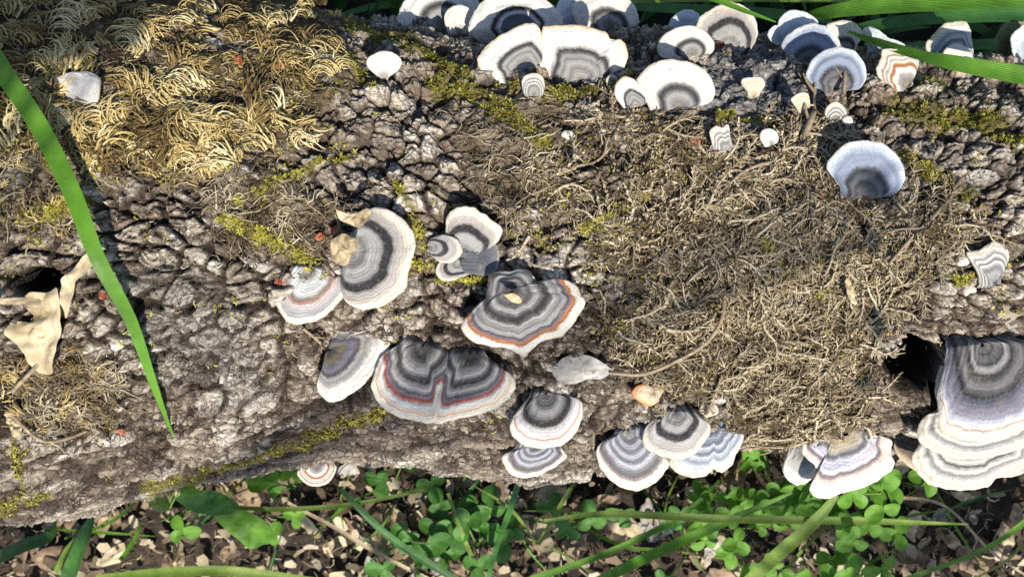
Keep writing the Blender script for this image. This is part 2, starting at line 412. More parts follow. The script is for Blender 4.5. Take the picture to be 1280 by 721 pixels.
# long meandering fissures
fa = fbm(GX * 26 + .4 * wn1, S * 62 + .4 * wn2, 91, 2); fb = fbm(GX * 70 + .4 * wn2, S * 60, 92, 2)
wid = (1 + .6 * flank) * (.035 + .05 * sstep(-.2, .5, pnoise(GX * 40, S * 40, 93)))
fiss = (1 - sstep(wid * .35, wid, np.abs(fa))) * sstep(-.35, .1, pnoise(GX * 55, S * 55, 94))
fiss = np.maximum(fiss, (1 - sstep(wid * .3, wid * .9, np.abs(fb))) * sstep(-.05, .3, pnoise(GX * 48, S * 48, 95)))
fiss *= (.25 + .75 * bare)
disp -= .0034 * fiss
# wrinkled old bark
wr = pnoise(GX * 50 + 1.2 * wn1, S * 300 + 2.6 * wn2, 81); wf = pnoise(GX * 38 + wn1, S * 150 + 1.6 * wn2, 82); wx = pnoise(GX * 260 + 2 * wn1, S * 70 + 2 * wn2, 83)
wmask = sstep(-.3, .2, pnoise(GX * 70, S * 70, 84))
wl = np.maximum((1 - sstep(.02, .11, np.abs(wr))) * wmask * (.35 + .65 * smoothb) * (1 - flank), (1 - sstep(.03, .12, np.abs(wf))) * flank * sstep(-.4, 0, pnoise(GX * 50, S * 50, 85)))
wl = np.maximum(wl, .8 * (1 - sstep(.02, .09, np.abs(wx))) * sstep(0, .3, pnoise(GX * 60, S * 60, 86)) * (1 - flank)) * bare
disp -= .0013 * wl
h1, h2, _h = voro((GX + .0012 * wn2) / .0034, (S + .0012 * wn1) / .0028, 43)
fine_c = 1 - sstep(.02, .22, h2 - h1)
disp -= .0006 * fine_c * (.3 + .7 * bare) * (1 - .85 * lw)
disp += (1 - .75 * flank) * (.00016 * pnoise(GX * 900, S * 900, 12) + .00008 * pnoise(GX * 1700, S * 1700, 13))
disp += moss_m * (.0016 + .0022 * fbm(GX * 150, S * 150, 31, 3) + .0012 * np.abs(pnoise(GX * 420, S * 420, 32))) + green_m * .0008
disp *= 1 - .15 * flank
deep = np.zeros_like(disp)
for hx, hy, rx, ry, dep in HOLES_SHADOWS:
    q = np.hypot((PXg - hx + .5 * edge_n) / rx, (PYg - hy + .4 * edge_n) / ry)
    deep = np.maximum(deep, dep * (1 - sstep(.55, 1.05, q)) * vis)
for l, w, dep in CRACKS_SHADOWS:
    q = line_d(PXg, PYg, l) + .35 * edge_n
    deep = np.maximum(deep, dep * (1 - sstep(w * .3, w * 1.3, np.abs(q))) * vis)
disp -= deep
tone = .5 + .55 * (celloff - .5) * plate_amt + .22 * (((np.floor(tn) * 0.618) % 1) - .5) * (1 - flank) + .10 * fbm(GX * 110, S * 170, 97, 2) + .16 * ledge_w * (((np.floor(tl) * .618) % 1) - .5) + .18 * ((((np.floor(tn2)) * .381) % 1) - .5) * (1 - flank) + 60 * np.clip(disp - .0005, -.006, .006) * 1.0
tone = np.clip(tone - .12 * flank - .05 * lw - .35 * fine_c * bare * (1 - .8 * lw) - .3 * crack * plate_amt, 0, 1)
crack_a = np.clip(np.maximum.reduce([bare * np.clip(plate_amt + .35 * lw, 0, 1) * (1 - sstep(.03 + .05 * lw, .13 + .10 * lw, gapv)) * .95, fiss * .9, 0.95 * ledge, .75 * wl, .5 * fine_c * bare * (1 - .8 * lw) * sstep(-.1, .4, fbm(GX * 60, S * 60, 98, 2))]) ,0,1)
crack_a = np.clip(np.maximum(crack_a, sstep(.002, .008, deep)), 0, 1)  # carved twig and bracket shadows are darkened here along with real pits
nrm = np.stack([np.zeros_like(GP), np.sin(GP), np.cos(GP)], -1)
LOGP = base + nrm * disp[..., None]

def surf(x, p, off=0.0):
    """point and outward normal of the real log surface at (x, angle)"""
    x = np.atleast_1d(x); p = np.atleast_1d(p)
    i = np.clip(np.interp(x, gx, np.arange(NX)), 0, NX - 1.001); j = np.clip(np.interp(p, gp, np.arange(NP_)), 0, NP_ - 1.001)
    i0 = i.astype(int); j0 = j.astype(int); fi = (i - i0)[:, None]; fj = (j - j0)[:, None]
    P = (LOGP[i0, j0] * (1 - fi) + LOGP[i0 + 1, j0] * fi) * (1 - fj) + (LOGP[i0, j0 + 1] * (1 - fi) + LOGP[i0 + 1, j0 + 1] * fi) * fj
    n = np.stack([0 * p, np.sin(p), np.cos(p)], -1)
    return P + n * np.asarray(off).reshape(-1, 1) if np.ndim(off) else P + n * off, n

def on_log(px, py, off=0.0):
    x, p = ray_log(px, py); return surf(x, p, off)

def at_z(px, py, z):
    px = np.asarray(px, float); py = np.asarray(py, float); t = CZ - np.asarray(z, float)
    return np.stack([(px - 640) / FPX * t, (360.5 - py) / FPX * t, z + 0 * px], -1)

BARK = bark_material()
faces = grid_faces(NX, NP_)
ids = CID.ravel(); isplate = ((gapv > .06) & (bare > .6) & (plate_amt > .45) & vis).ravel()
fid = ids[faces]; fok = isplate[faces].all(1) & (fid == fid[:, :1]).all(1)
# cells of the same hash can appear twice: key them with a coarse position as well
vx = (np.floor(GX.ravel() / .05)).astype(np.int64)
cand, inv, cnt = np.unique(np.where(fok, fid[:, 0], -1), return_inverse=True, return_counts=True)
order = [k for k in np.argsort(-cnt) if cand[k] != -1]
keep = []
lv = LOGP.reshape(-1, 3); fpx, fpy = PXg.ravel()[faces[:, 0]], PYg.ravel()[faces[:, 0]]
inframe = (fpx > 0) & (fpx < W) & (fpy > 0) & (fpy < H)
sort_idx = np.argsort(inv, kind='stable'); starts = np.searchsorted(inv[sort_idx], np.arange(len(cand)))
for k in order:
    fi = sort_idx[starts[k]:starts[k] + cnt[k]]
    if cnt[k] < 90: break
    if inframe[fi].mean() < .6: continue
    gi, gj = fi // (NP_ - 1), fi % (NP_ - 1); todo = {(a, b): f_ for a, b, f_ in zip(gi.tolist(), gj.tolist(), fi.tolist())}; best = []
    while todo:
        st = [next(iter(todo))]; cur = [todo.pop(st[0])]
        while st:
            a, b = st.pop()
            for nb in ((a + 1, b), (a - 1, b), (a, b + 1), (a, b - 1)):
                if nb in todo: cur.append(todo.pop(nb)); st.append(nb)
        if len(cur) > len(best): best = cur
    if len(best) < 80: continue
    keep.append(np.array(best))
    if len(keep) >= 290: break
hollow_shade = sstep(.006, .014, deep)
attr_all = {'tone': tone.ravel(), 'hollow': hollow_shade.ravel(), 'crack': crack_a.ravel(), 'moss': np.clip(moss_m, 0, 1).ravel(), 'green': green_m.ravel(), 'pale': pale_m.ravel(), 'grey': grey_m.ravel()}
def sub_mesh(name, fsel):
    f = faces[fsel]; u, iv = np.unique(f, return_inverse=True)
    return mesh_np(name, lv[u], iv.reshape(f.shape)[:, ::-1], True, {k: v[u] for k, v in attr_all.items()})
taken = np.zeros(len(faces), bool)
for fi in keep: taken[fi] = True
log = empty('fallen_log', (0, 0, 0), 'thick mossy fallen log with cracked grey bark carrying the bracket fungi', 'log')
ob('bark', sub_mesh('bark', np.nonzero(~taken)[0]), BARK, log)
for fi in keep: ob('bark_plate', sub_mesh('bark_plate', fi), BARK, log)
# the sawn ends, out of the picture
for xe, ie in ((-.46, 0), (.46, NX - 1)):
    ring = LOGP[ie]; c = ring.mean(0)
    v = np.vstack([ring, ring * .5 + c * .5, c[None]]); n = len(ring)
    f = [[i, (i + 1) % n, n + (i + 1) % n, n + i] for i in range(n)] + [[n + i, n + (i + 1) % n, 2 * n, 2 * n] for i in range(n)]
    me = bpy.data.meshes.new('log_end'); me.from_pydata([tuple(q) for q in v], [], [t if t[2] != t[3] else t[:3] for t in f])
    ob('log_end', me, BARK, log)

# ------------------------------------------------------------------ ground
q = np.linspace(-.55, .55, 170); far = np.array([.7, 1, 1.6, 3, 8, 25, 60])
ga = np.concatenate([-far[::-1], q, far]); GA, GB = np.meshgrid(ga, ga, indexing='ij')
gz = .006 * fbm(GA * 18, GB * 18, 51, 3) + .003 * fbm(GA * 90, GB * 90, 52, 2) - .006
gz = np.where(np.hypot(GA, GB) > .7, -.006, gz)
ob('ground', mesh_np('ground', np.stack([GA, GB, gz], -1).reshape(-1, 3), grid_faces(len(ga), len(ga)), True), soil_material(), kind='structure',
   label='dark damp soil under the log', cat='ground')

# ------------------------------------------------------------------ bracket fungi
WHT, CREAM, PALEB, LBLUE = (.60, .585, .545), (.55, .48, .36), (.42, .475, .54), (.25, .29, .38)
SLATE, BLACK, GREY_, LGREY, DGREY = (.085, .092, .118), (.010, .010, .013), (.15, .147, .148), (.30, .296, .293), (.052, .051, .055)
BROWN, RUST, TAN, PURP, MAROON, OLIVE = (.19, .07, .03), (.46, .15, .03), (.30, .24, .16), (.13, .105, .15), (.15, .04, .03), (.12, .10, .045)
RAMPS = {
 'white':  [(0, TAN), (.12, GREY_), (.30, LGREY), (.40, DGREY), (.46, BLACK), (.52, GREY_), (.58, WHT), (.95, WHT), (1, CREAM)],
 'white2': [(0, TAN), (.15, GREY_), (.28, SLATE), (.36, SLATE), (.40, WHT), (.46, LGREY), (.50, BLACK), (.55, BLACK), (.60, WHT), (.96, WHT), (1, CREAM)],
 'plain':  [(0, TAN), (.2, LGREY), (.4, WHT), (.95, WHT), (1, CREAM)],
 'wave':   [(0, DGREY), (.12, LGREY), (.22, GREY_), (.32, LGREY), (.40, GREY_), (.46, LGREY), (.52, DGREY), (.57, BLACK), (.61, LGREY), (.66, WHT), (.92, WHT), (.97, CREAM), (1, (.55, .36, .14))],
 'blue':   [(0, (.18, .14, .11)), (.16, GREY_), (.28, DGREY), (.34, GREY_), (.42, SLATE), (.47, BLACK), (.54, SLATE), (.59, (.22, .26, .36)), (.70, LBLUE), (.76, (.17, .20, .29)), (.82, LBLUE), (.88, PALEB), (.94, (.52, .56, .60)), (1, (.60, .61, .58))],  # blue zones, with the bluish cast of open shade put into them
 'paleblue': [(0, GREY_), (.3, LBLUE), (.6, PALEB), (.95, (.62, .67, .70)), (1, (.7, .73, .72))],  # paler mix, the same cool shade tint worked into the colour
 'rings':  [(0, TAN), (.2, GREY_), (.36, LGREY), (.43, WHT), (.5, WHT), (.56, BROWN), (.62, RUST), (.66, WHT), (.72, LGREY), (.78, WHT), (.83, BROWN), (.87, CREAM), (.93, WHT), (1, CREAM)],
 'greyrib':[(0, DGREY), (.10, GREY_), (.2, LGREY), (.27, GREY_), (.33, LGREY), (.42, LGREY), (.48, BLACK), (.57, BLACK), (.61, DGREY), (.65, (.40, .38, .37)), (.76, (.36, .34, .33)), (.83, LGREY), (.87, CREAM), (.92, WHT), (1, CREAM)],
 'dark':   [(0, DGREY), (.08, GREY_), (.16, DGREY), (.24, BLACK), (.32, GREY_), (.38, LGREY), (.43, BLACK), (.49, DGREY), (.53, LGREY), (.62, GREY_), (.67, DGREY), (.72, GREY_), (.76, PURP), (.80, MAROON), (.83, (.35, .16, .07)), (.86, WHT), (.95, WHT), (1, CREAM)],
 'orange': [(0, DGREY), (.1, BLACK), (.18, GREY_), (.26, DGREY), (.34, LGREY), (.42, DGREY), (.47, BLACK), (.53, DGREY), (.57, LGREY), (.66, GREY_), (.72, LGREY), (.76, DGREY), (.80, PURP), (.835, RUST), (.86, BROWN), (.88, CREAM), (.93, WHT), (1, CREAM)],
 'fibre':  [(0, BLACK), (.12, DGREY), (.22, OLIVE), (.34, SLATE), (.42, PURP), (.50, BLACK), (.56, LGREY), (.63, GREY_), (.70, LGREY), (.76, WHT), (.80, (.45, .35, .36)), (.84, WHT), (1, WHT)],
 'double': [(0, BLACK), (.08, DGREY), (.15, BLACK), (.22, DGREY), (.30, GREY_), (.36, LGREY), (.42, DGREY), (.48, BLACK), (.53, GREY_), (.59, LGREY), (.64, DGREY), (.68, PURP), (.715, MAROON), (.745, (.28, .06, .04)), (.77, LGREY), (.82, WHT), (.86, (.42, .38, .36)), (.88, CREAM), (.905, (.45, .24, .09)), (.92, WHT), (1, CREAM)],
 'small':  [(0, DGREY), (.14, GREY_), (.24, DGREY), (.34, LGREY), (.44, GREY_), (.52, BLACK), (.60, BLACK), (.65, LGREY), (.74, (.52, .50, .53)), (.80, WHT), (.845, (.42, .15, .10)), (.87, WHT), (.95, WHT), (1, CREAM)],
 'slate':  [(0, DGREY), (.12, LGREY), (.2, SLATE), (.28, (.33, .34, .39)), (.36, SLATE), (.44, (.38, .39, .45)), (.52, SLATE), (.60, (.42, .43, .49)), (.68, GREY_), (.75, (.09, .08, .10)), (.81, (.20, .17, .16)), (.86, (.58, .54, .48)), (.95, WHT), (1, CREAM)],
 'bluerib':[(0, DGREY), (.15, LBLUE), (.24, SLATE), (.32, LBLUE), (.42, SLATE), (.48, (.44, .47, .55)), (.58, SLATE), (.64, PALEB), (.74, (.20, .21, .26)), (.80, PALEB), (.88, WHT), (1, CREAM)],
 'lilac':  [(0, TAN), (.12, DGREY), (.18, PURP), (.24, TAN), (.38, (.38, .34, .28)), (.43, SLATE), (.47, SLATE), (.52, (.46, .46, .52)), (.60, (.38, .38, .45)), (.66, (.50, .50, .55)), (.70, SLATE), (.74, (.30, .2, .18)), (.77, (.55, .50, .45)), (.85, (.60, .58, .55)), (.93, WHT), (1, WHT)],
 'big':    [(0, DGREY), (.06, GREY_), (.11, DGREY), (.17, GREY_), (.22, DGREY), (.27, LGREY), (.30, GREY_), (.335, BLACK), (.38, DGREY), (.46, GREY_), (.51, DGREY), (.55, BLACK), (.61, SLATE), (.70, (.14, .13, .17)), (.78, (.24, .235, .29)), (.83, (.42, .42, .48)), (.87, WHT), (.895, (.45, .30, .20)), (.91, WHT), (1, CREAM)],
 'pale':   [(0, GREY_), (.3, LGREY), (.42, GREY_), (.5, LGREY), (.56, WHT), (.60, DGREY), (.64, LGREY), (.70, WHT), (.745, GREY_), (.79, LGREY), (.86, WHT), (.92, (.45, .38, .28)), (.95, WHT), (1, CREAM)],
 'stub':   [(0, TAN), (.4, (.33, .28, .22)), (.7, LGREY), (.85, (.30, .24, .25)), (1, CREAM)],
 'palegrey': [(0, LGREY), (.3, GREY_), (.5, LGREY), (.7, (.40, .40, .40)), (.82, (.58, .56, .53)), (1, WHT)],
 'charcoal': [(0, DGREY), (.3, BLACK), (.5, DGREY), (.65, BLACK), (.8, DGREY), (.92, GREY_), (1, LGREY)],
 'slateblue': [(0, GREY_), (.3, SLATE), (.6, (.06, .065, .085)), (.8, SLATE), (.93, GREY_), (1, LGREY)],
 'silver': [(0, TAN), (.15, LGREY), (.27, GREY_), (.36, LGREY), (.50, LGREY), (.56, BLACK), (.67, BLACK), (.715, (.30, .275, .26)), (.83, (.36, .335, .315)), (.87, CREAM), (.93, WHT), (1, CREAM)],
 'oldgrey':[(0, TAN), (.2, LGREY), (.38, (.50, .53, .53)), (.50, (.46, .46, .45)), (.58, GREY_), (.64, (.30, .14, .09)), (.69, (.42, .38, .37)), (.80, (.36, .34, .36)), (.88, LGREY), (.93, WHT), (1, CREAM)],
 'cream':  [(0, TAN), (.4, (.60, .53, .42)), (.8, CREAM), (1, WHT)],
 'orangecream': [(0, (.30, .20, .10)), (.4, CREAM), (.7, (.70, .52, .32)), (.9, (.62, .30, .12)), (1, (.45, .15, .06))],
 'olive':  [(0, (.08, .06, .03)), (.4, OLIVE), (.55, (.05, .05, .035)), (.7, OLIVE), (1, (.30, .31, .22))],
 'brown':  [(0, (.08, .05, .035)), (.5, (.05, .035, .028)), (.72, (.12, .085, .06)), (.82, (.35, .28, .19)), (1, CREAM)],
}
_fmats = {}
def fungus_mat(key, fib=.05):
    k = (key, fib)
    if k in _fmats: return _fmats[k]
    m, nt, b = new_mat('fungus_' + key); L = nt.links.new
    u = attr_n(nt, 'zone'); uvn = nd(nt, 'ShaderNodeUVMap')
    mp = nd(nt, 'ShaderNodeMapping'); L(uvn.outputs[0], mp.inputs[0]); mp.inputs['Scale'].default_value = (1.0, 2.2, 1)
    fibre = noise_n(nt, mp.outputs[0], 26, 4, .75)
    p = geo_pos(nt); n = noise_n(nt, p, 130, 3, .6); ng = noise_n(nt, p, 2200, 2, .6)
    uu = math_n(nt, 'ADD', u, math_n(nt, 'MULTIPLY', math_n(nt, 'SUBTRACT', fibre, .5), fib * 2.0))
    uu = math_n(nt, 'ADD', uu, math_n(nt, 'MULTIPLY', math_n(nt, 'SUBTRACT', n, .5), .05))
    c = ramp(nt, uu, RAMPS[key])
    # fine growth lines, pale velvet hairs and a little grime
    line = math_n(nt, 'SINE', math_n(nt, 'MULTIPLY', math_n(nt, 'ADD', uu, math_n(nt, 'MULTIPLY', noise_n(nt, p, 300, 2, .5), .10)), 115))
    c = mixc(nt, math_n(nt, 'MULTIPLY', math_n(nt, 'ADD', line, 1), .035), c, (.05, .045, .045))
    c = mixc(nt, ramp(nt, fibre, [(.55, (0,) * 3), (.75, (.30,) * 3)]), c, (.58, .57, .56))
    c = mixc(nt, ramp(nt, fibre, [(.28, (.35,) * 3), (.44, (0,) * 3)]), c, (.10, .095, .10))
    c = mixc(nt, ramp(nt, n, [(.60, (0,) * 3), (.75, (.3,) * 3)]), c, (.40, .33, .22))
    c = mixc(nt, ramp(nt, ng, [(.35, (.25,) * 3), (.5, (0,) * 3)]), c, (.14, .13, .13))
    c = mixc(nt, ramp(nt, noise_n(nt, p, 520, 4, .7), [(.34, (.3,) * 3), (.44, (0,) * 3)]), c, (.20, .17, .14))
    L(c, b.inputs['Base Color']); b.inputs['Roughness'].default_value = .8
    b.inputs['Specular IOR Level'].default_value = .2
    b.inputs['Sheen Weight'].default_value = .12; b.inputs['Sheen Roughness'].default_value = .5
    hh = math_n(nt, 'ADD', math_n(nt, 'MULTIPLY', fibre, 1.2), math_n(nt, 'ADD', math_n(nt, 'MULTIPLY', line, .12), math_n(nt, 'MULTIPLY', ng, .5)))
    bump(nt, b, hh, .6, .0007)
    _fmats[k] = m
    return m
def pore_material():
    m, nt, b = new_mat('pore_surface'); p = geo_pos(nt)
    v = nd(nt, 'ShaderNodeTexVoronoi'); v.inputs['Scale'].default_value = 1900; nt.links.new(p, v.inputs['Vector'])
    nt.links.new(ramp(nt, v.outputs[0], [(.1, (.30, .24, .16)), (.4, (.62, .56, .44)), (.8, (.70, .65, .54))]), b.inputs['Base Color'])
    b.inputs['Roughness'].default_value = .9
    return m
PORE = pore_material()

def cap_lobe(root, hub, outline, key, lift=8, elev=.002, cup=-.06, ruff=.05, fib=.05, thick=.0022, closed=False, seed=0, rib=None, conc=.45):
    """one fan of a bracket: cap > margin, pore_surface. hub and outline are photo pixels laid on the lobe's own plane in space"""
    rng = np.random.default_rng(seed + 100)
    P, nn = on_log(hub[0], hub[1]); P = P[0] + nn[0] * elev * .6
    mids = at_z([p[0] for p in outline], [p[1] for p in outline], P[2])
    g = mids.mean(0) - P; g[2] = 0; g /= np.linalg.norm(g) + 1e-9
    lat = np.array([-g[1], g[0], 0]); a = math.radians(lift)
    G = g * math.cos(a) + np.array([0, 0, math.sin(a)]); Nn = np.cross(G, lat); Nn *= np.sign(Nn[2])
    cam_p = np.array([0, 0, CZ])
    M = []
    for (x, y) in outline:
        d = np.array([(x - 640) / FPX, (360.5 - y) / FPX, -1.0]); M.append(cam_p + d * (((P - cam_p) @ Nn) / (d @ Nn)))
    M = np.array(M); bigl = np.linalg.norm(M - P, axis=1).mean() > .0115; nt_, nu = (94, 34) if bigl else (49, 23)
    if closed: M = np.vstack([M, M[:1]])
    else:             # the back of the fan tucks down into the bark instead of ending in a straight cut
        v0, v1 = M[0] - P, M[-1] - P
        span = sum(math.acos(np.clip((M[i] - P) @ (M[i + 1] - P) / (np.linalg.norm(M[i] - P) * np.linalg.norm(M[i + 1] - P)), -1, 1)) for i in range(len(M) - 1))
        room = max(0, (2 * math.pi - span) * .5 - .15)
        sg = np.sign(np.cross(M[len(M) // 2 - 1] - P, M[len(M) // 2] - P) @ Nn)
        def turn(v, a_, k_): return P + (v * math.cos(a_) + np.cross(Nn, v) * math.sin(a_)) * k_
        gap = 2 * math.pi - span; l0, l1 = np.linalg.norm(v0), np.linalg.norm(v1); lm = min(l0, l1)
        if gap > 1.2:
            b0, b1 = turn(v0, -sg * gap * .22, .66), turn(v1, sg * gap * .22, .66)
            bb = turn(v0, -sg * gap * .5, .38 * lm / l0)
            M = np.vstack([bb, b0, M, b1, bb])
        else: M = np.vstack([M, M[:1]])
    Mp = smooth_path(M, nt_); tt = np.linspace(0, 1, nt_)
    size = np.linalg.norm(Mp - P, axis=1).mean()
    wob = 1 + .022 * pnoise(tt * 26, 0 * tt + seed, seed + 5) + .012 * pnoise(tt * 60, 0 * tt + seed, seed + 6)
    R = (Mp - P) * wob[:, None]
    ang = np.cumsum(np.concatenate([[0], np.arccos(np.clip(np.sum(R[1:] * R[:-1], 1) / (np.linalg.norm(R[1:], axis=1) * np.linalg.norm(R[:-1], axis=1) + 1e-12), -1, 1))]))
    us = np.concatenate([np.linspace(.03, .93, nu - 6), np.linspace(.945, 1.0, 6)])
    U, T = np.meshgrid(us, tt, indexing='ij')
    ph = rng.uniform(0, 6)
    rl = np.linalg.norm(R, axis=1); gf = (R / (rl[:, None] + 1e-9)) @ G; r85 = np.percentile(rl[gf > .2], 42)
    Z = U * np.minimum(1, (rl / r85) ** conc)[None]
    Z = Z + (U - Z) * sstep(.93, 1.0, U) * (.6 if conc < .6 else 0)
    nrib = rib or 9
    zonal = np.sin(U * nrib * 2 * math.pi * .5 + ph + .8 * pnoise(T * 5, U * 3, seed + 1)) * .010 * size * sstep(.05, .2, U) * sstep(1, .85, U)
    ruffle = size * ruff * U ** 2.5 * (pnoise(T * 7 + seed, U * 1.2, seed + 2) + .5 * pnoise(T * 17, U * 2, seed + 3))
    lump = size * .03 * pnoise(T * 9, U * 5, seed + 4) * sstep(0, .3, U) + size * .012 * pnoise(T * 26, U * 9, seed + 9)
    prof = cup * size * U ** 2 + .05 * size * np.sin(U * math.pi)
    th = thick * (1 - U) * 1.6 + thick * .42
    edge = np.sqrt(np.clip(1 - ((U - .945) / .055).clip(0, 1) ** 2, 0, 1))       # rounded rim
    off_t = prof + zonal + ruffle + lump - th * .5 * (1 - edge)
    off_b = prof + ruffle + lump - th * .5 - th * .5 * edge
    if not closed:    # the sides of a fan that grow along the bark bend down to meet it
        pass
    if not closed:
        gd = (R / (rl[:, None] + 1e-9)) @ G
        tuck = size * .75 * np.maximum(0, -gd + .05)[None] * U + size * .10 * sstep(.28, .0, U)
        off_t, off_b = off_t - tuck, off_b - tuck
    top = P + U[..., None] * R[None] + off_t[..., None] * Nn
    bot = P + U[..., None] * R[None] + off_b[..., None] * Nn
    uv = np.stack([(ang[None, :] * 1.0 + 0 * U), U * .22 + seed * .37], -1).reshape(-1, 2)
    uv[:, 0] *= 1.6
    org = np.array(root.location)
    iu = nu - 8
    mat = fungus_mat(key, fib)
    flip = np.sum(np.cross(R[nt_ // 2], R[nt_ // 2 + 2]) * Nn) > 0
    def part(name, A, parent, lo, hi, inv=False, m=mat):
        if m is PORE:     # the underside needs fewer faces
            ku = np.unique(np.r_[np.arange(0, nu - 1, 4), nu - 2, nu - 1]); kt = np.unique(np.r_[np.arange(0, nt_, 3), nt_ - 1])
            f = grid_faces(len(ku), len(kt)); f = f[:, ::-1] if inv != (not flip) else f
            return ob(name, mesh_np(name, A[np.ix_(ku, kt)].reshape(-1, 3) - org, f, True), m, parent)
        sub = A[lo:hi].reshape(-1, 3) - org; f = grid_faces(hi - lo, nt_)
        if inv != (not flip): f = f[:, ::-1]
        sl = slice(lo * nt_, hi * nt_)
        me = mesh_np(name, sub, f, True, {'zone': Z.reshape(-1)[sl]}, uv[sl])
        return ob(name, me, m, parent)
    cap = part('cap', top, root, 0, iu + 1)
    part('margin', top, cap, iu, nu)
    part('pore_surface', bot, cap, 0, nu, True, PORE)
    return cap

GRP = 'turkey tail brackets on the log'
def fungus(label, lobes, cat='fungus', name='bracket_fungus'):
    h = lobes[0]['hub']; P, _ = on_log(h[0], h[1])
    r = empty(name, tuple(P[0]), label, cat, GRP)
    for i, l in enumerate(lobes): cap_lobe(r, **{**l, 'seed': l.get('seed', int(h[0] * 7 + h[1] * 3 + i * 11) % 997)})
    return r
def lb(hub, key, outline, **kw): return dict(hub=hub, key=key, outline=outline, **kw)

fungus('white bracket with curved black arc behind a small white lobe on the log crest', [lb((555, 34), 'white', [(497, 34), (499, 12), (512, -8), (535, -18), (565, -18), (590, -8), (601, 8), (598, 24)], lift=2)])
fungus('small plain white bracket tucked between two larger white ones on the log crest', [lb((575, 40), 'plain', [(557, 34), (555, 20), (562, 10), (575, 6), (588, 12), (592, 25), (588, 36)], lift=14, elev=.006)])
fungus('large bright white bracket with slate blue heart above the wide double bracket', [lb((650, 50), 'white2', [(588, 42), (588, 24), (597, 8), (612, -4), (640, -10), (670, -8), (690, 5), (702, 18), (704, 30), (698, 40)], lift=6, elev=.003)])
fungus('grey sliver of a bracket wedged between two big white brackets', [lb((714, 36), 'paleblue', [(702, 27), (695, 10), (705, -5), (725, -8), (735, 5), (730, 20)], lift=0, elev=0)])
fungus('white bracket with black arc and mossy brown centre on the log crest', [lb((764, 40), 'white', [(722, 32), (714, 12), (722, -4), (745, -14), (770, -12), (790, 2), (797, 14), (799, 28), (792, 36)], lift=6)])
fungus('wide two-lobed cream bracket with wavy grey zones and rusty crack', [
    lb((658, 95), 'wave', [(612, 92), (600, 86), (598, 72), (611, 55), (630, 42), (657, 29), (674, 33), (678, 55), (678, 80)], lift=12, elev=.006, ruff=.09, conc=.75),
    lb((726, 101), 'wave', [(675, 94), (674, 66), (677, 38), (690, 32), (727, 32), (754, 39), (766, 50), (778, 50), (785, 67), (781, 84), (770, 91), (757, 102)], lift=12, elev=.006, ruff=.10, conc=.75)])
fungus('tiny pale ribbed bracket below the wide two-lobed cream bracket', [lb((667, 128), 'pale', [(656, 120), (652, 106), (655, 96), (667, 92), (677, 95), (681, 106), (678, 121)], lift=22, elev=.003)])
fungus('small round chalk white bracket alone on bare bark', [lb((480, 101), 'plain', [(474, 97), (462, 88), (457, 78), (463, 70), (478, 64), (493, 67), (502, 77), (498, 88), (486, 97)], lift=18, elev=.003)])
fungus('small blue-white bracket peeping out behind the rounded white ones', [lb((852, 44), 'paleblue', [(836, 38), (840, 22), (855, 12), (870, 14), (875, 22), (868, 36)], lift=0)])
fungus('rounded white bracket with narrow black horseshoe at its base', [lb((864, 82), 'white', [(845, 76), (826, 71), (822, 58), (830, 44), (848, 34), (868, 32), (884, 40), (893, 52), (895, 62), (888, 74), (877, 80)], lift=12, elev=.005)])
fungus('broad white bracket with dark streaked core beside the grey bark scar', [lb((848, 141), 'white', [(806, 124), (798, 110), (797, 100), (808, 86), (826, 77), (845, 75), (868, 80), (884, 90), (893, 105), (894, 120), (886, 130), (870, 134)], lift=18, elev=.005, fib=.09)])
fungus('small white bracket with an orange brown upper edge', [lb((795, 140), 'wave', [(779, 135), (769, 120), (770, 106), (780, 96), (792, 99), (803, 108), (810, 122), (806, 134)], lift=20, elev=.003)])
fungus('tiny grey scale beside the orange edged white bracket', [lb((766, 112), 'palegrey', [(759, 107), (758, 99), (764, 94), (771, 97), (773, 106)], lift=25, elev=.001)])
fungus('beige grey bracket with two dark arcs under a bent green blade', [lb((912, 60), 'silver', [(874, 44), (872, 28), (882, 16), (900, 6), (915, 2), (935, 10), (946, 26), (948, 42), (944, 54)], lift=8, elev=.003)])
fungus('dusty blue bracket with small side lobe at the back of the shaded trio', [lb((992, 62), 'paleblue', [(976, 52), (973, 28), (985, 14), (998, 12), (1012, 17), (1024, 28), (1020, 44)], lift=2), lb((980, 60), 'paleblue', [(967, 54), (960, 43), (966, 33), (974, 32), (984, 42)], lift=5)])
fungus('blue bracket with black crescent in the middle of the shaded trio', [lb((1012, 79), 'blue', [(992, 72), (980, 62), (980, 50), (995, 36), (1015, 29), (1030, 31), (1045, 42), (1051, 54), (1047, 66)], lift=3, elev=.007, fib=.10)])
fungus('pale rimmed blue bracket with a forked moss stem across it', [lb((1043, 117), 'blue', [(1018, 107), (1009, 96), (1010, 86), (1020, 70), (1038, 60), (1055, 59), (1072, 66), (1083, 82), (1084, 98), (1075, 111), (1060, 113)], lift=3, elev=.005, fib=.10)])
fungus('small white bracket half sunlit behind the blue brackets', [lb((1057, 66), 'white', [(1042, 52), (1033, 33), (1048, 26), (1065, 26), (1076, 34), (1079, 45), (1072, 58)], lift=4)])
fungus('thin grey green bracket edge behind the broad green blade', [lb((1100, 68), 'paleblue', [(1085, 57), (1079, 38), (1090, 32), (1103, 40), (1112, 47), (1125, 51), (1132, 58)], lift=0)])
fungus('small fan bracket with rusty brown rings and cream frilled edge', [lb((1134, 114), 'rings', [(1112, 106), (1099, 97), (1097, 85), (1103, 76), (1104, 64), (1112, 61), (1124, 62), (1138, 59), (1148, 63), (1151, 75), (1148, 86), (1142, 100)], lift=16, elev=.004, ruff=.09)])
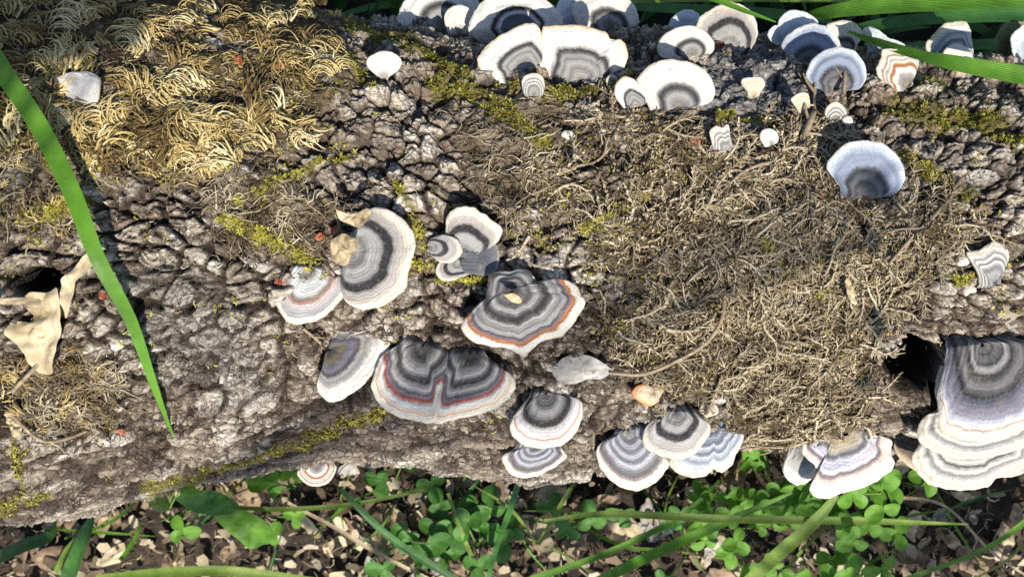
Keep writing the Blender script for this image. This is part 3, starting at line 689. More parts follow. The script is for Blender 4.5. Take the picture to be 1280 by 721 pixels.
fungus('grey blue bracket with dark bands behind a smaller white one', [lb((1196, 78), 'bluerib', [(1162, 68), (1159, 55), (1170, 41), (1185, 28), (1207, 27), (1214, 34), (1216, 47), (1218, 64)], lift=4)])
fungus('small white bracket in front of the banded grey blue one', [lb((1201, 84), 'plain', [(1180, 74), (1180, 66), (1185, 59), (1197, 54), (1210, 60), (1217, 70), (1217, 80)], lift=12, elev=.005)])
fungus('olive brown shaded bracket at the far end of the log crest', [lb((1274, 80), 'olive', [(1247, 66), (1246, 50), (1252, 35), (1264, 24), (1282, 22), (1300, 30), (1308, 50)], lift=2)])
fungus('bluish white bracket overlapping the olive brown one', [lb((1288, 84), 'paleblue', [(1268, 72), (1266, 60), (1266, 45), (1274, 36), (1284, 31), (1300, 38), (1310, 56)], lift=10, elev=.005)])
fungus('blue fan bracket with black crescent standing alone above the wiry moss', [lb((1072, 252), 'blue', [(1050, 232), (1038, 218), (1034, 210), (1037, 202), (1046, 192), (1055, 183), (1068, 178), (1092, 177), (1108, 182), (1120, 192), (1130, 208), (1134, 222), (1130, 232), (1122, 241), (1110, 246), (1092, 249)], lift=18, elev=.005, fib=.12)])
fungus('tiny cream cap on the grey bark scar', [lb((942, 122), 'cream', [(934, 115), (927, 106), (929, 99), (942, 97), (953, 98), (957, 107), (951, 116)], lift=25, elev=.003)])
fungus('small narrow blue-white bracket on the edge of the wiry moss', [lb((908, 198), 'pale', [(894, 191), (889, 174), (888, 165), (896, 158), (903, 160), (911, 156), (913, 168), (917, 184), (919, 192)], lift=22, elev=.003)])
fungus('tiny round white bracket with a moss stem across it', [lb((962, 187), 'plain', [(954, 181), (950, 172), (953, 164), (962, 161), (971, 165), (974, 174), (970, 182)], lift=25, elev=.003)])
fungus('tiny folded cream bracket below the shaded blue trio', [lb((1007, 144), 'cream', [(996, 135), (990, 126), (993, 121), (1003, 116), (1011, 118), (1013, 132)], lift=28, elev=.003)])
fungus('tiny grey-white button bracket beneath the forked moss stem', [lb((1044, 160), 'pale', [(1035, 152), (1031, 142), (1036, 132), (1046, 128), (1055, 133), (1059, 143), (1055, 153)], lift=25, elev=.003)])
fungus('small bright white bracket with square shadow on pale bark', [lb((1240, 354), 'pale', [(1224, 344), (1217, 331), (1210, 317), (1225, 314), (1236, 307), (1245, 303), (1258, 308), (1263, 320), (1258, 334), (1253, 347)], lift=16, elev=.014, conc=.2)])
fungus('rounded silver grey bracket with black band and cream edge, dead leaf on it', [lb((440, 314), 'silver', [(446, 282), (452, 268), (461, 262), (472, 260), (495, 267), (514, 286), (519, 305), (517, 320), (510, 342), (504, 364), (479, 381), (455, 387), (436, 380), (424, 362), (416, 340), (414, 322)], lift=14, elev=.010, cup=.02, fib=.03)])
fungus('weathered grey bracket with dull red ring next to the leaf covered one', [lb((386, 334), 'oldgrey', [(356, 343), (344, 358), (342, 372), (347, 386), (357, 401), (373, 405), (398, 399), (415, 386), (428, 370), (428, 352), (414, 336)], lift=6, elev=.007, ruff=.07, fib=.03)])
fungus('twisted several-lobed grey bracket with a raised cream crest', [
    lb((578, 324), 'silver', [(556, 292), (557, 275), (564, 264), (581, 259), (596, 264), (612, 275), (627, 288), (622, 303), (612, 312)], lift=26, elev=.006, ruff=.08),
    lb((578, 322), 'slateblue', [(600, 303), (618, 304), (624, 316), (621, 335), (609, 344), (592, 343)], lift=6, elev=.010),
    lb((536, 309), 'greyrib', [(538, 298), (555, 293), (572, 300), (577, 316), (564, 328), (548, 327), (538, 319)], lift=10, elev=.007),
    lb((576, 328), 'silver', [(548, 328), (545, 342), (556, 352), (575, 347), (588, 341)], lift=4, elev=.006)])
fungus('large dark bracket with an orange streak and small orange leaf scrap', [
    lb((640, 358), 'orange', [(606, 372), (592, 384), (576, 405), (579, 416), (595, 429), (612, 432), (634, 435), (651, 443), (665, 437), (678, 425), (700, 421), (711, 410), (722, 398), (732, 376), (724, 368), (721, 357), (704, 348), (684, 349), (668, 350), (663, 338), (651, 334), (638, 338), (624, 337), (611, 342), (609, 358)], lift=9, elev=.016, ruff=.06, fib=.03, conc=.9, closed=True)])
fungus('white fringed bracket with dark purple heart touching the scalloped double bracket', [lb((412, 432), 'fibre', [(403, 456), (398, 475), (396, 487), (408, 502), (422, 501), (440, 491), (455, 480), (470, 460), (483, 442), (487, 428), (489, 411), (477, 405), (458, 410), (440, 414)], lift=5, elev=.006, ruff=.09, fib=.13, conc=.15)])
fungus('scalloped double bracket with charcoal zones, red-brown band and cream edge', [
    lb((530, 424), 'double', [(494, 432), (478, 443), (470, 458), (464, 484), (474, 506), (493, 519), (521, 527), (543, 528), (549, 508), (553, 480), (560, 450), (558, 434)], lift=4, elev=.006, fib=.03, rib=13, conc=.9),
    lb((588, 434), 'double', [(560, 440), (551, 470), (543, 500), (541, 528), (560, 527), (580, 522), (616, 513), (637, 496), (645, 480), (639, 468), (628, 460), (610, 446)], lift=3, elev=.006, fib=.03, rib=13, conc=.9)])
fungus('round grey ringed bracket with cream edge directly above a smaller one', [lb((682, 484), 'small', [(660, 498), (646, 514), (638, 528), (638, 541), (647, 551), (660, 559), (682, 561), (704, 556), (720, 541), (729, 517), (725, 500), (708, 493)], lift=0, elev=.005, fib=.04)])
fungus('small grey ribbed bracket hanging below the round cream edged one', [lb((671, 552), 'slate', [(642, 562), (630, 568), (628, 578), (639, 594), (660, 598), (682, 591), (700, 580), (709, 571), (704, 563)], lift=-4, elev=.003)])
fungus('slate blue ribbed bracket jutting over the soil beside a mossy cluster', [lb((785, 533), 'slate', [(766, 545), (750, 555), (746, 570), (756, 593), (773, 608), (792, 614), (812, 609), (828, 597), (836, 583), (833, 572), (815, 558)], lift=-3, elev=.003, rib=13)])
fungus('dark grey bracket with white flecked top overlapping two blue ones', [
    lb((844, 506), 'greyrib', [(822, 518), (808, 534), (804, 546), (806, 558), (816, 566), (833, 572), (846, 575), (868, 569), (880, 554), (887, 545), (888, 531), (874, 519)], lift=2, elev=.006),
    lb((808, 533), 'rings', [(801, 527), (791, 535), (789, 548), (796, 556), (806, 558)], lift=-4, elev=.004)])
fungus('blue-grey frilled bracket with several steps under the dark grey one', [
    lb((892, 531), 'bluerib', [(858, 566), (838, 577), (843, 589), (859, 597), (882, 595), (892, 588), (902, 592), (916, 583), (920, 570), (928, 557), (931, 543), (914, 536)], lift=-4, elev=.002, ruff=.10, rib=13)])
fungus('wide lilac grey bracket with brown centre over the clover', [
    lb((1049, 540), 'lilac', [(1004, 560), (1010, 574), (1023, 588), (1014, 611), (1022, 622), (1037, 624), (1061, 617), (1086, 609), (1111, 593), (1120, 583), (1117, 566), (1116, 550), (1096, 544)], lift=-2, elev=.004, fib=.03),
    lb((1008, 552), 'palegrey', [(990, 556), (982, 575), (979, 588), (985, 600), (997, 607), (1011, 603), (1024, 588)], lift=-6, elev=.001)])
fungus('very large charcoal and lilac banded bracket above pale tiers', [
    lb((1222, 421), 'big', [(1190, 428), (1186, 448), (1178, 480), (1175, 505), (1177, 530), (1184, 543), (1206, 550), (1240, 551), (1266, 545), (1290, 532), (1312, 505), (1318, 470), (1308, 435), (1270, 420)], lift=6, elev=.010, fib=.03, rib=15),
    lb((1190, 472), 'cream', [(1184, 449), (1173, 468), (1170, 492), (1176, 505), (1188, 500)], lift=0, elev=.008)])
fungus('pale cream tiered bracket below the very large charcoal one', [
    lb((1216, 505), 'pale', [(1174, 512), (1158, 520), (1150, 535), (1151, 552), (1170, 565), (1208, 575), (1246, 571), (1275, 562), (1300, 545)], lift=0, elev=.006),
    lb((1212, 530), 'pale', [(1154, 550), (1142, 572), (1148, 588), (1160, 604), (1180, 611), (1203, 614), (1236, 611), (1252, 598), (1278, 589), (1300, 575)], lift=-2, elev=.003),
    lb((1278, 540), 'pale', [(1226, 573), (1238, 588), (1255, 597), (1280, 592), (1306, 570)], lift=0, elev=.006)])
fungus('thin cream edged brown bracket squeezed beside the pale tiers', [lb((1142, 552), 'brown', [(1119, 552), (1122, 568), (1135, 582), (1150, 592), (1160, 597), (1166, 584), (1164, 560)], lift=-10, elev=0)])
fungus('small dark bracket with rusty ring under the lower rim of the log', [lb((396, 578), 'rings', [(375, 583), (371, 593), (378, 602), (388, 608), (401, 608), (412, 602), (419, 590), (419, 582)], lift=-6, elev=.002)])
fungus('lumpy orange and cream bracket in crumbly moss', [lb((815, 478), 'orangecream', [(796, 482), (789, 491), (796, 500), (812, 508), (826, 500), (834, 487), (830, 478)], lift=4, elev=.006, ruff=.14, thick=.004)])
fungus('small cream knob bracket beside the dark grey flecked one', [lb((873, 508), 'cream', [(868, 513), (876, 522), (888, 521), (898, 516), (896, 506), (888, 502)], lift=5, elev=.006, thick=.004)])
fungus('pale lilac bracket stub above the very large charcoal one', [lb((1262, 384), 'stub', [(1238, 386), (1238, 402), (1246, 418), (1265, 421), (1284, 416), (1290, 398)], lift=-14, elev=.001, ruff=.16)])
fungus('old chalky white bracket half buried in golden moss', [lb((98, 112), 'plain', [(70, 97), (85, 90), (105, 88), (120, 94), (123, 108), (117, 127), (100, 131), (82, 123)], lift=10, elev=.007, ruff=.16, closed=True, thick=.004)])
fungus('broken chalky white bracket crossed by the long green blade', [lb((60, 140), 'plain', [(33, 133), (45, 124), (70, 131), (87, 147), (82, 158), (55, 151), (36, 146)], lift=6, elev=.006, ruff=.16, closed=True, thick=.004)])

# ------------------------------------------------------------------ moss (nobody could count it)
def sample_px(n, test, box):
    out = np.zeros((0, 2))
    while len(out) < n:
        c = np.stack([RNG.uniform(box[0], box[2], n), RNG.uniform(box[1], box[3], n)], 1)
        out = np.vstack([out, c[RNG.uniform(size=n) < test(c[:, 0], c[:, 1])]])
    return out[:n]

def tangent(n, a):
    ex = np.tile(np.array([1.0, 0, 0]), (len(n), 1)); ey = np.cross(n, ex)
    return ex * np.cos(a)[:, None] + ey * np.sin(a)[:, None]

def curl_strands(P, n, ang, length, curl, rise, K=6, wig=.2):
    """centre lines that start on the bark, rise, and curl sideways"""
    N = len(P); pts = np.zeros((N, K, 3)); pts[:, 0] = P; a = ang.copy(); h = np.zeros(N)
    for k in range(1, K):
        f = k / (K - 1)
        d = tangent(n, a); up = rise * np.cos(math.pi * f * .9)
        pts[:, k] = pts[:, k - 1] + (d + n * up[:, None]) * (length / (K - 1))[:, None]
        a = a + curl / (K - 1) + RNG.normal(0, wig, N)
    return pts

def stuff(name, label, cat, chunks, mat):
    V, F, T = [], [], []; o = 0
    for v, f, t in chunks:
        V.append(v); F.append(f + o); T.append(t); o += len(v)
    return ob(name, mesh_np(name, np.vstack(V), np.vstack(F), True, {'tint': np.concatenate(T)}), mat, kind='stuff', label=label, cat=cat)

def tubes_t(P, rad, tint, sides=3):
    v, f = tubes(P, rad, sides); return v, f, np.repeat(tint, P.shape[1] * sides)

def noise_px(c, s, seed): return 6 * pnoise(c[:, 0] / s, c[:, 1] / s, seed)
def reg(poly, soft=10, e=10):
    return lambda x, y: sstep(-soft, soft, poly_sd(x, y, poly) + e * pnoise(x / 18, y / 18, 77))

# golden feathery tufts: combs of parallel hooked shoots
def combs(n, test, box, length, per, width, curl, rise, rad, K=7, off=.001, tint0=.5):
    c = sample_px(n, test, box); x, p = ray_log(c[:, 0], c[:, 1]); P0, n0 = surf(x, p, RNG.uniform(0, off * 2, n))
    flow = 2.4 + 2.2 * pnoise(c[:, 0] / 60, c[:, 1] / 60, 5) + RNG.normal(0, .5, n)
    sgn = np.where(RNG.uniform(size=n) < .72, 1, -1); L = RNG.uniform(length[0], length[1], n); cu = RNG.uniform(curl[0], curl[1], n) * sgn
    t0 = np.clip(RNG.normal(tint0, .18, n) + .6 * pnoise(c[:, 0] / 48, c[:, 1] / 48, 15), 0, 1)
    chunks = []
    for q in range(per):
        f = (q + .5) / per - .5
        side = tangent(n0, flow + math.pi / 2)
        st = P0 + side * (f * width * L)[:, None] + tangent(n0, flow) * (RNG.uniform(-.1, .35, n) * L)[:, None] + n0 * RNG.uniform(0, .0008, n)[:, None]
        ln = L * RNG.uniform(.65, 1.1, n)
        pts = curl_strands(st, n0, flow + RNG.normal(0, .22, n) + f * .7 * sgn, ln, cu * RNG.uniform(.8, 1.2, n), np.full(n, rise) * RNG.uniform(.4, 1.6, n), K, .14)
        rr = rad * RNG.uniform(.7, 1.3, n)[:, None] * np.linspace(1, .18, K)[None] ** .7
        chunks.append(tubes_t(pts, rr, np.clip(t0 + RNG.normal(0, .12, n), 0, 1)))
    return chunks
GOLDMAT = strand_material('golden_moss', [(0, (.09, .056, .02)), (.3, (.25, .175, .065)), (.6, (.45, .35, .15)), (.85, (.62, .51, .26)), (1, (.72, .63, .40))])
golds = lambda x, y: reg(GOLD, 12, 18)(x, y) * (.06 + .94 * sstep(-.3, .1, fbm(x / 40, y / 40, 302, 2)))
ch = combs(300, golds, (-90, -30, 450, 240), (.007, .0155), 14, .52, (.7, 3.3), .65, .00040, 8)
ch += combs(480, golds, (-90, -30, 450, 250), (.003, .007), 6, .6, (.6, 2.6), .45, .00030, 5, .0005, .42)
ch += combs(70, reg(LOWL, 10, 10), (-40, 420, 160, 540), (.004, .008), 7, .55, (.8, 2.6), .4, .00028, 5, .0006, .35)
ch += combs(60, reg(LEFTM, 12, 10), (-40, 220, 120, 300), (.003, .006), 6, .55, (.6, 2.2), .4, .00028, 5, .0005, .5)
stuff('golden_moss', 'dry golden feathery moss curling over the sunlit end of the log', 'moss', ch, GOLDMAT)

# brown wiry moss: crumbly short shoots under longer branching stems
def scatter(n, test, box, length, curl, rise, rad, K, wig, tint0, sides=3, off=.0006):
    c = sample_px(n, test, box); x, p = ray_log(c[:, 0], c[:, 1]); P0, n0 = surf(x, p, RNG.uniform(0, off, n))
    L = RNG.uniform(length[0], length[1], n)
    pts = curl_strands(P0, n0, RNG.uniform(0, 2 * math.pi, n), L, RNG.normal(0, curl, n), RNG.uniform(rise[0], rise[1], n), K, wig)
    rr = rad * RNG.uniform(.6, 1.35, n)[:, None] * np.linspace(1, .35, K)[None]
    return pts, n0, [tubes_t(pts, rr, np.clip(RNG.normal(tint0 - .06, .2, n) + .75 * pnoise(c[:, 0] / 38, c[:, 1] / 38, 3), 0, 1), sides)]
def scales(pts, n0, per, size, tint):
    """tiny pointed leaves set along moss shoots"""
    N, K, _ = pts.shape; V, T = [], []
    for k in range(K - 1):
        d = pts[:, k + 1] - pts[:, k]; d = d / (np.linalg.norm(d, axis=1, keepdims=True) + 1e-9)
        for q in range(per):
            f = RNG.uniform(0, 1, N)[:, None]; b0 = pts[:, k] * (1 - f) + pts[:, k + 1] * f
            r = RNG.normal(0, 1, (N, 3)); r -= d * np.sum(r * d, 1, keepdims=True); r /= np.linalg.norm(r, axis=1, keepdims=True) + 1e-9
            r = r + n0 * .3; L = RNG.uniform(.6, 1.4, N)[:, None] * size; s_ = np.cross(d, r)
            V.append(np.stack([b0, b0 + (d * .5 + r * .5) * L + s_ * L * .28, b0 + (d + r * .8) * L, b0 + (d * .5 + r * .5) * L - s_ * L * .28], 1)); T.append(np.clip(tint + RNG.normal(0, .15, N), 0, 1))
    V = np.concatenate(V); T = np.concatenate(T)
    return V.reshape(-1, 3), np.arange(len(V) * 4).reshape(-1, 4), np.repeat(T, 4)
WIRYMAT = strand_material('wiry_moss', [(0, (.032, .022, .012)), (.3, (.125, .092, .052)), (.6, (.285, .228, .145)), (1, (.50, .43, .31))])
BOXW = (620, 100, 1240, 580)
clump = lambda x, y: reg(WIRY, 14, 16)(x, y) * (.12 + .88 * patch(x, y)) * (.25 + .75 * sstep(-.25, .3, pnoise(x / 13, y / 13, 71)))
pts, n0, ch = scatter(6800, clump, BOXW, (.0016, .0048), 1.6, (.1, .8), .00045, 4, .5, .42)
ch.append(scales(pts, n0, 2, .0010, RNG.normal(.45, .2, len(pts))))
pts, n0, c2 = scatter(900, lambda x, y: reg(WIRY, 12, 12)(x, y) * (.1 + .9 * patch(x, y)) * (.35 + .65 * sstep(750, 950, x)), BOXW, (.008, .022), .6, (.10, .34), .00062, 8, .24, .66, 4)
ch += c2; ch.append(scales(pts, n0, 5, .0011, RNG.normal(.6, .18, len(pts))))
for k in (2, 3, 4, 5):                       # side shoots of the longer stems
    for s in (1, -1):
        m = len(pts); d = pts[:, k + 1] - pts[:, k]; base_a = np.arctan2(np.sum(d * np.cross(n0, np.array([1.0, 0, 0])), 1), d[:, 0])
        br = curl_strands(pts[:, k], n0, base_a + s * RNG.uniform(.5, 1.1, m), RNG.uniform(.0018, .0055, m), RNG.normal(0, .6, m), RNG.uniform(-.1, .4, m), 4, .25)
        ch.append(tubes_t(br, .00036 * RNG.uniform(.6, 1.2, m)[:, None] * np.linspace(1, .35, 4)[None], np.clip(RNG.normal(.6, .18, m), 0, 1)))
DRYALL = lambda x, y: np.maximum.reduce([reg(q, 14, 14)(x, y) * w for q, w in ((LOWL, 1), (LEFTM, .4), (DRYL, .6), (DRYM, .5))])
ch += scatter(2600, DRYALL, (-60, 110, 720, 560), (.002, .006), 1.4, (.05, .45), .00034, 4, .45, .45)[2]
ch += scatter(700, DRYALL, (-60, 110, 720, 560), (.006, .013), .8, (.05, .25), .00034, 7, .25, .5)[2]
ch += scatter(3200, reg(GOLD, 16, 20), (-90, 60, 460, 260), (.002, .006), 1.2, (.05, .4), .0003, 4, .4, .5)[2]
# loose crumbs and hairs strewn over the bare bark
ch += scatter(1500, lambda x, y: .25 + .75 * sstep(0, .4, pnoise(x / 50, y / 50, 66)), (0, 60, 1280, 560), (.001, .0035), 1.2, (0, .3), .0003, 4, .4, .5)[2]
stuff('wiry_moss', 'brown wiry branching moss matted across the middle of the log', 'moss', ch, WIRYMAT)

# yellow green leafy moss in the furrows
def leafy(n, test, box, size):
    c = sample_px(n, test, box); x, p = ray_log(c[:, 0], c[:, 1]); P0, n0 = surf(x, p, .0002)
    V, F, T = [], [], []; o = 0; ti = np.clip(RNG.normal(.5, .22, n), 0, 1)
    for q in range(5):
        a = RNG.uniform(0, 2 * math.pi, n); d = tangent(n0, a); s = np.cross(n0, d); L = RNG.uniform(size * .6, size * 1.3, n)[:, None]; r = RNG.uniform(.3, 1.1, n)[:, None]
        b0 = P0 + n0 * RNG.uniform(0, size * .6, n)[:, None]; m_ = b0 + (d + n0 * r) * L * .55; tip = b0 + (d * 1.1 + n0 * r * .6) * L
        V.append(np.stack([b0, m_ + s * L * .22, tip, m_ - s * L * .22], 1).reshape(-1, 3)); F.append(np.arange(n * 4).reshape(-1, 4) + o); T.append(np.repeat(np.clip(ti + RNG.normal(0, .15, n), 0, 1), 4)); o += n * 4
    return np.vstack(V), np.vstack(F), np.concatenate(T)
GREENMAT = strand_material('green_moss', [(0, (.055, .050, .010)), (.35, (.20, .175, .022)), (.65, (.36, .33, .045)), (1, (.56, .53, .13))], trans=.25)
def greens(x, y):
    e = 6 * pnoise(x / 14, y / 14, 33)
    return np.maximum.reduce([sstep(w, w * .2, line_d(x, y, l) + e) * sstep(-.55, .25, pnoise(x / 22, y / 22, 44) ) for l, w in STREAKS])
ch = [leafy(5200, greens, (-20, 20, 1300, 650), .00115), leafy(900, lambda x, y: sstep(.25, .5, pnoise(x / 40, y / 40, 91)), (0, 40, 1280, 600), .0011),
      leafy(600, reg(GOLD, 20, 20), (-20, 80, 460, 250), .0012), leafy(500, reg(WIRY, 10, 10), BOXW, .0011)]
stuff('green_moss', 'yellow green leafy moss growing along furrows in the bark', 'moss', ch, GREENMAT)

# ------------------------------------------------------------------ leaves, blades, twigs and scraps
def ribbon(name, path, widths, mat, label, cat, fold=.25, roll=0.0, group=None, parent=None, n=36, nv=5):
    """a grass blade: a folded strip along a path of points in space (metres)"""
    P = smooth_path(path, n); Wd = np.interp(np.linspace(0, 1, n), np.linspace(0, 1, len(widths)), widths)
    T = np.gradient(P, axis=0); T /= np.linalg.norm(T, axis=1, keepdims=True)
    up = np.array([0, 0, 1.0]); A = np.cross(T, up); A /= np.linalg.norm(A, axis=1, keepdims=True) + 1e-9; B = np.cross(A, T)
    r = roll + .35 * np.sin(np.linspace(0, 3, n)); A, B = A * np.cos(r)[:, None] + B * np.sin(r)[:, None], B * np.cos(r)[:, None] - A * np.sin(r)[:, None]
    s = np.linspace(-.5, .5, nv)
    V = P[:, None] + A[:, None] * (s[None, :, None] * Wd[:, None, None]) + B[:, None] * ((np.abs(s) * fold)[None, :, None] * Wd[:, None, None])
    uv = np.stack(np.broadcast_arrays(np.linspace(0, 1, nv)[None, :], np.linspace(0, 1, n)[:, None]), -1).reshape(-1, 2)
    o = P[0]
    e = ob(name, mesh_np(name, V.reshape(-1, 3) - o, grid_faces(n, nv), True, None, uv), mat, parent, label, cat, group)
    e.location = o
    return e
def pxw(w, z): return w / FPX * (CZ - z)
BLADE = leaf_material('fresh_grass', [(.075, .20, .014), (.11, .28, .02), (.15, .35, .03)], .42, .45, (70, 0))
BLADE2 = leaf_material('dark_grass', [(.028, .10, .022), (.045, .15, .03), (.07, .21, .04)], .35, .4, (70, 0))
BLADEY = leaf_material('yellow_grass', [(.12, .22, .028), (.19, .31, .045), (.29, .40, .09)], .4, .45, (60, 0))
DRY = leaf_material('dry_leaf', [(.25, .185, .105), (.42, .34, .21), (.57, .49, .34)], .15, .7, (26, 16), (.25, .17, .09))
DRYB = leaf_material('brown_leaf', [(.11, .068, .04), (.22, .145, .092), (.36, .26, .18)], .15, .75, (26, 16), (.07, .045, .028))
DRYG = leaf_material('grey_leaf', [(.20, .19, .175), (.30, .285, .265), (.42, .40, .375)], .1, .8, (26, 16), (.10, .09, .085))
TWIG = strand_material('twig', [(0, (.09, .06, .04)), (.5, (.24, .18, .12)), (1, (.46, .39, .29))])
STEM = strand_material('green_stem', [(0, (.07, .15, .02)), (.5, (.12, .24, .04)), (1, (.22, .34, .08))])

def log_path(pts, offs):
    P, n = on_log([p[0] for p in pts], [p[1] for p in pts]); return P + np.array([0, 0, 1.0]) * np.asarray(offs)[:, None]
bp = [(-60, -40), (-12, 28), (30, 100), (78, 172), (118, 250), (150, 322), (180, 400), (205, 480), (225, 540)]
ribbon('grass_blade', log_path(bp, [.02, .016, .014, .013, .012, .012, .011, .010, .004]), [.0058, .0064, .0066, .0064, .0060, .0052, .0043, .0028, .0005], BLADE, 'long bright green grass blade lying diagonally across the log', 'grass blade', .2, .1)

def leaf_shape(outline, n=18, seed=0, curl=.15, wav=.08, size=1.0):
    """a thin leaf with real curl from a 2D outline given as (x, y) about its midrib, closed; fan grid"""
    O = smooth_path(np.array(list(outline) + [outline[0]], float), 64); c = O.mean(0)
    us = np.linspace(0, 1, 9); V = []
    for u in us: V.append(c + (O - c) * u)
    V = np.array(V); X, Y = V[..., 0], V[..., 1]; s = np.abs(O - c).max()
    Z = curl * s * ((X / s) ** 2 - .5 * (Y / s) ** 2) + wav * s * (pnoise(X / s * 2.2 + seed, Y / s * 2.2, seed) + .5 * pnoise(X / s * 6, Y / s * 6 + seed, seed + 1))
    uv = np.stack([X / s * .5 + .5, Y / s * .5 + .5], -1).reshape(-1, 2)
    return mesh_np('leaf', np.stack([X, Y, Z], -1).reshape(-1, 3), grid_faces(9, 64), True, None, uv), s

def px_leaf(name, outline_px, h, mat, label, cat, curl=.15, wav=.1, seed=0, ground=None, parent=None, lift=(0, 0)):
    cx = sum(p[0] for p in outline_px) / len(outline_px); cy = sum(p[1] for p in outline_px) / len(outline_px)
    P = on_log(cx, cy)[0][0] + np.array([0, 0, h]) if ground is None else at_z(cx, cy, ground)
    M = at_z([p[0] for p in outline_px], [p[1] for p in outline_px], P[2]) - P
    me, _ = leaf_shape([(m[0], m[1]) for m in M], seed=seed, curl=curl, wav=wav)
    o = ob(name, me, mat, parent, label, cat); o.location = P; o.rotation_euler = (lift[0], lift[1], 0)
    return o
def tube_ob(name, path, r0, r1, mat, parent=None, label=None, cat=None, n=26, sides=7, group=None, rough=.12):
    P = smooth_path(path, n); rad = np.linspace(r0, r1, n) * (1 + rough * pnoise(np.arange(n) * .6, np.zeros(n), 3))
    v, f = tubes(P[None], rad[None], sides); o = P[0] if parent is None else np.zeros(3)
    e = ob(name, mesh_np(name, v - o, f, True, {'tint': np.clip(.5 + .4 * pnoise(np.arange(len(v)) * .13, np.zeros(len(v)), 9), 0, 1)}), mat, parent, label, cat, group)
    if parent is None: e.location = o
    return e

# withered leaf with its curled stalk at the left
r = empty('withered_leaf', (0, 0, 0), 'withered cream leaf with long curling stalk beside a dark hollow in the bark', 'leaf')
px_leaf('leaf_blade', [(10, 412), (18, 402), (40, 403), (58, 395), (55, 378), (28, 372), (38, 365), (60, 366), (74, 360), (80, 385), (76, 420), (70, 442), (64, 466), (48, 468), (36, 458), (28, 440), (14, 424)], .006, DRY, None, None, .16, .22, 3, parent=r)
px_leaf('leaf_blade', [(74, 375), (76, 350), (88, 340), (104, 322), (122, 312), (128, 318), (112, 338), (92, 356), (84, 378), (80, 398)], .008, DRY, None, None, .25, .12, 5, parent=r)
px_leaf('leaf_blade', [(-30, 372), (0, 373), (30, 372), (58, 374), (56, 384), (28, 381), (0, 380), (-30, 382)], .007, DRY, None, None, .2, .1, 6, parent=r)
tube_ob('leaf_stalk', log_path([(64, 448), (58, 456), (50, 464), (30, 484), (20, 505), (20, 522), (40, 530), (70, 540), (105, 544), (150, 536)], [.007, .007, .007, .006, .006, .006, .006, .005, .005, .004]), .0008, .0007, TWIG, r, n=50)
px_leaf('stalk_end', [(8, 518), (14, 508), (24, 512), (28, 526), (26, 542), (14, 546), (10, 534)], .005, DRY, None, None, .3, .3, 8, parent=r)
# grey leaf scrap with its bent stalk
r = empty('grey_leaf_scrap', (0, 0, 0), 'grey spotted leaf scrap with long bent stalk on wiry moss', 'leaf')
px_leaf('leaf_blade', [(690, 466), (700, 450), (716, 443), (738, 445), (756, 455), (764, 464), (752, 473), (735, 474), (715, 480), (698, 476)], .006, DRYG, None, None, .1, .08, 11, parent=r)
tube_ob('leaf_stalk', log_path([(760, 464), (800, 460), (840, 446), (875, 425), (895, 402), (905, 378), (900, 358)], [.006, .006, .006, .005, .005, .005, .004]), .0007, .0009, TWIG, r, n=40)
px_leaf('dead_leaf', [(414, 300), (428, 292), (440, 296), (450, 300), (446, 312), (438, 322), (432, 332), (418, 328), (414, 316)], .016, DRY, 'small folded khaki leaf lying on the silver grey bracket', 'leaf', .3, .2, 21)
px_leaf('dead_leaf', [(420, 262), (440, 268), (462, 262), (466, 272), (450, 284), (436, 280), (424, 274)], .014, DRY, 'curled olive leaf shred at the top of the silver grey bracket', 'leaf', .4, .2, 24)
px_leaf('dead_leaf', [(1054, 352), (1059, 348), (1064, 354), (1068, 368), (1071, 380), (1064, 378), (1057, 366)], .006, DRY, 'pale thin leaf chip on the wiry moss', 'leaf', .3, .2, 22)
px_leaf('dead_leaf', [(630, 369), (642, 367), (652, 374), (650, 379), (640, 377)], .0185, leaf_material('tan_leaf', [(.42, .2, .09), (.58, .33, .17), (.66, .46, .28)], .1, .7), 'small tan leaf scrap on the orange streaked dark bracket', 'leaf', .1, .1, 23)
RED = leaf_material('bud_scale', [(.13, .03, .018), (.22, .055, .028), (.32, .11, .05)], .1, .4)
red_spots = [((298, 76), 9, 'red bud scale in the golden moss'), ((130, 370), 8, 'red bud scale on bare bark beside the long green blade'), ((152, 540), 7, 'orange brown seed at the end of the withered leaf stalk'),
             ((400, 296), 8, 'reddish bud scale on moss next to the silver grey bracket'), ((418, 288), 7, 'orange bud scale above the khaki folded leaf'), ((350, 352), 7, 'dark red scale at the edge of the weathered grey bracket'),
             ((1024, 246), 5, 'tiny red scale in the wiry moss'), ((868, 178), 9, 'brown red husk on moss beside the narrow blue-white bracket'), ((350, 82), 8, 'orange leaf flake in the golden moss'), ((900, 56), 6, 'rust red flake under the beige grey bracket')]
for i, ((x, y), s, lab) in enumerate(red_spots):
    a0 = i * 1.3
    outl = [(x + s * math.cos(t + a0) * (1.1 if k % 2 else .8), y + s * .6 * math.sin(t + a0)) for k, t in enumerate(np.linspace(0, 2 * math.pi, 8)[:-1])]
    px_leaf('bud_scale', outl, .0045, RED, lab, 'bud scale', .6, .25, 40 + i)
CHALK = strand_material('chalky', [(0, (.3, .28, .24)), (.5, (.48, .45, .4)), (1, (.62, .6, .54))])
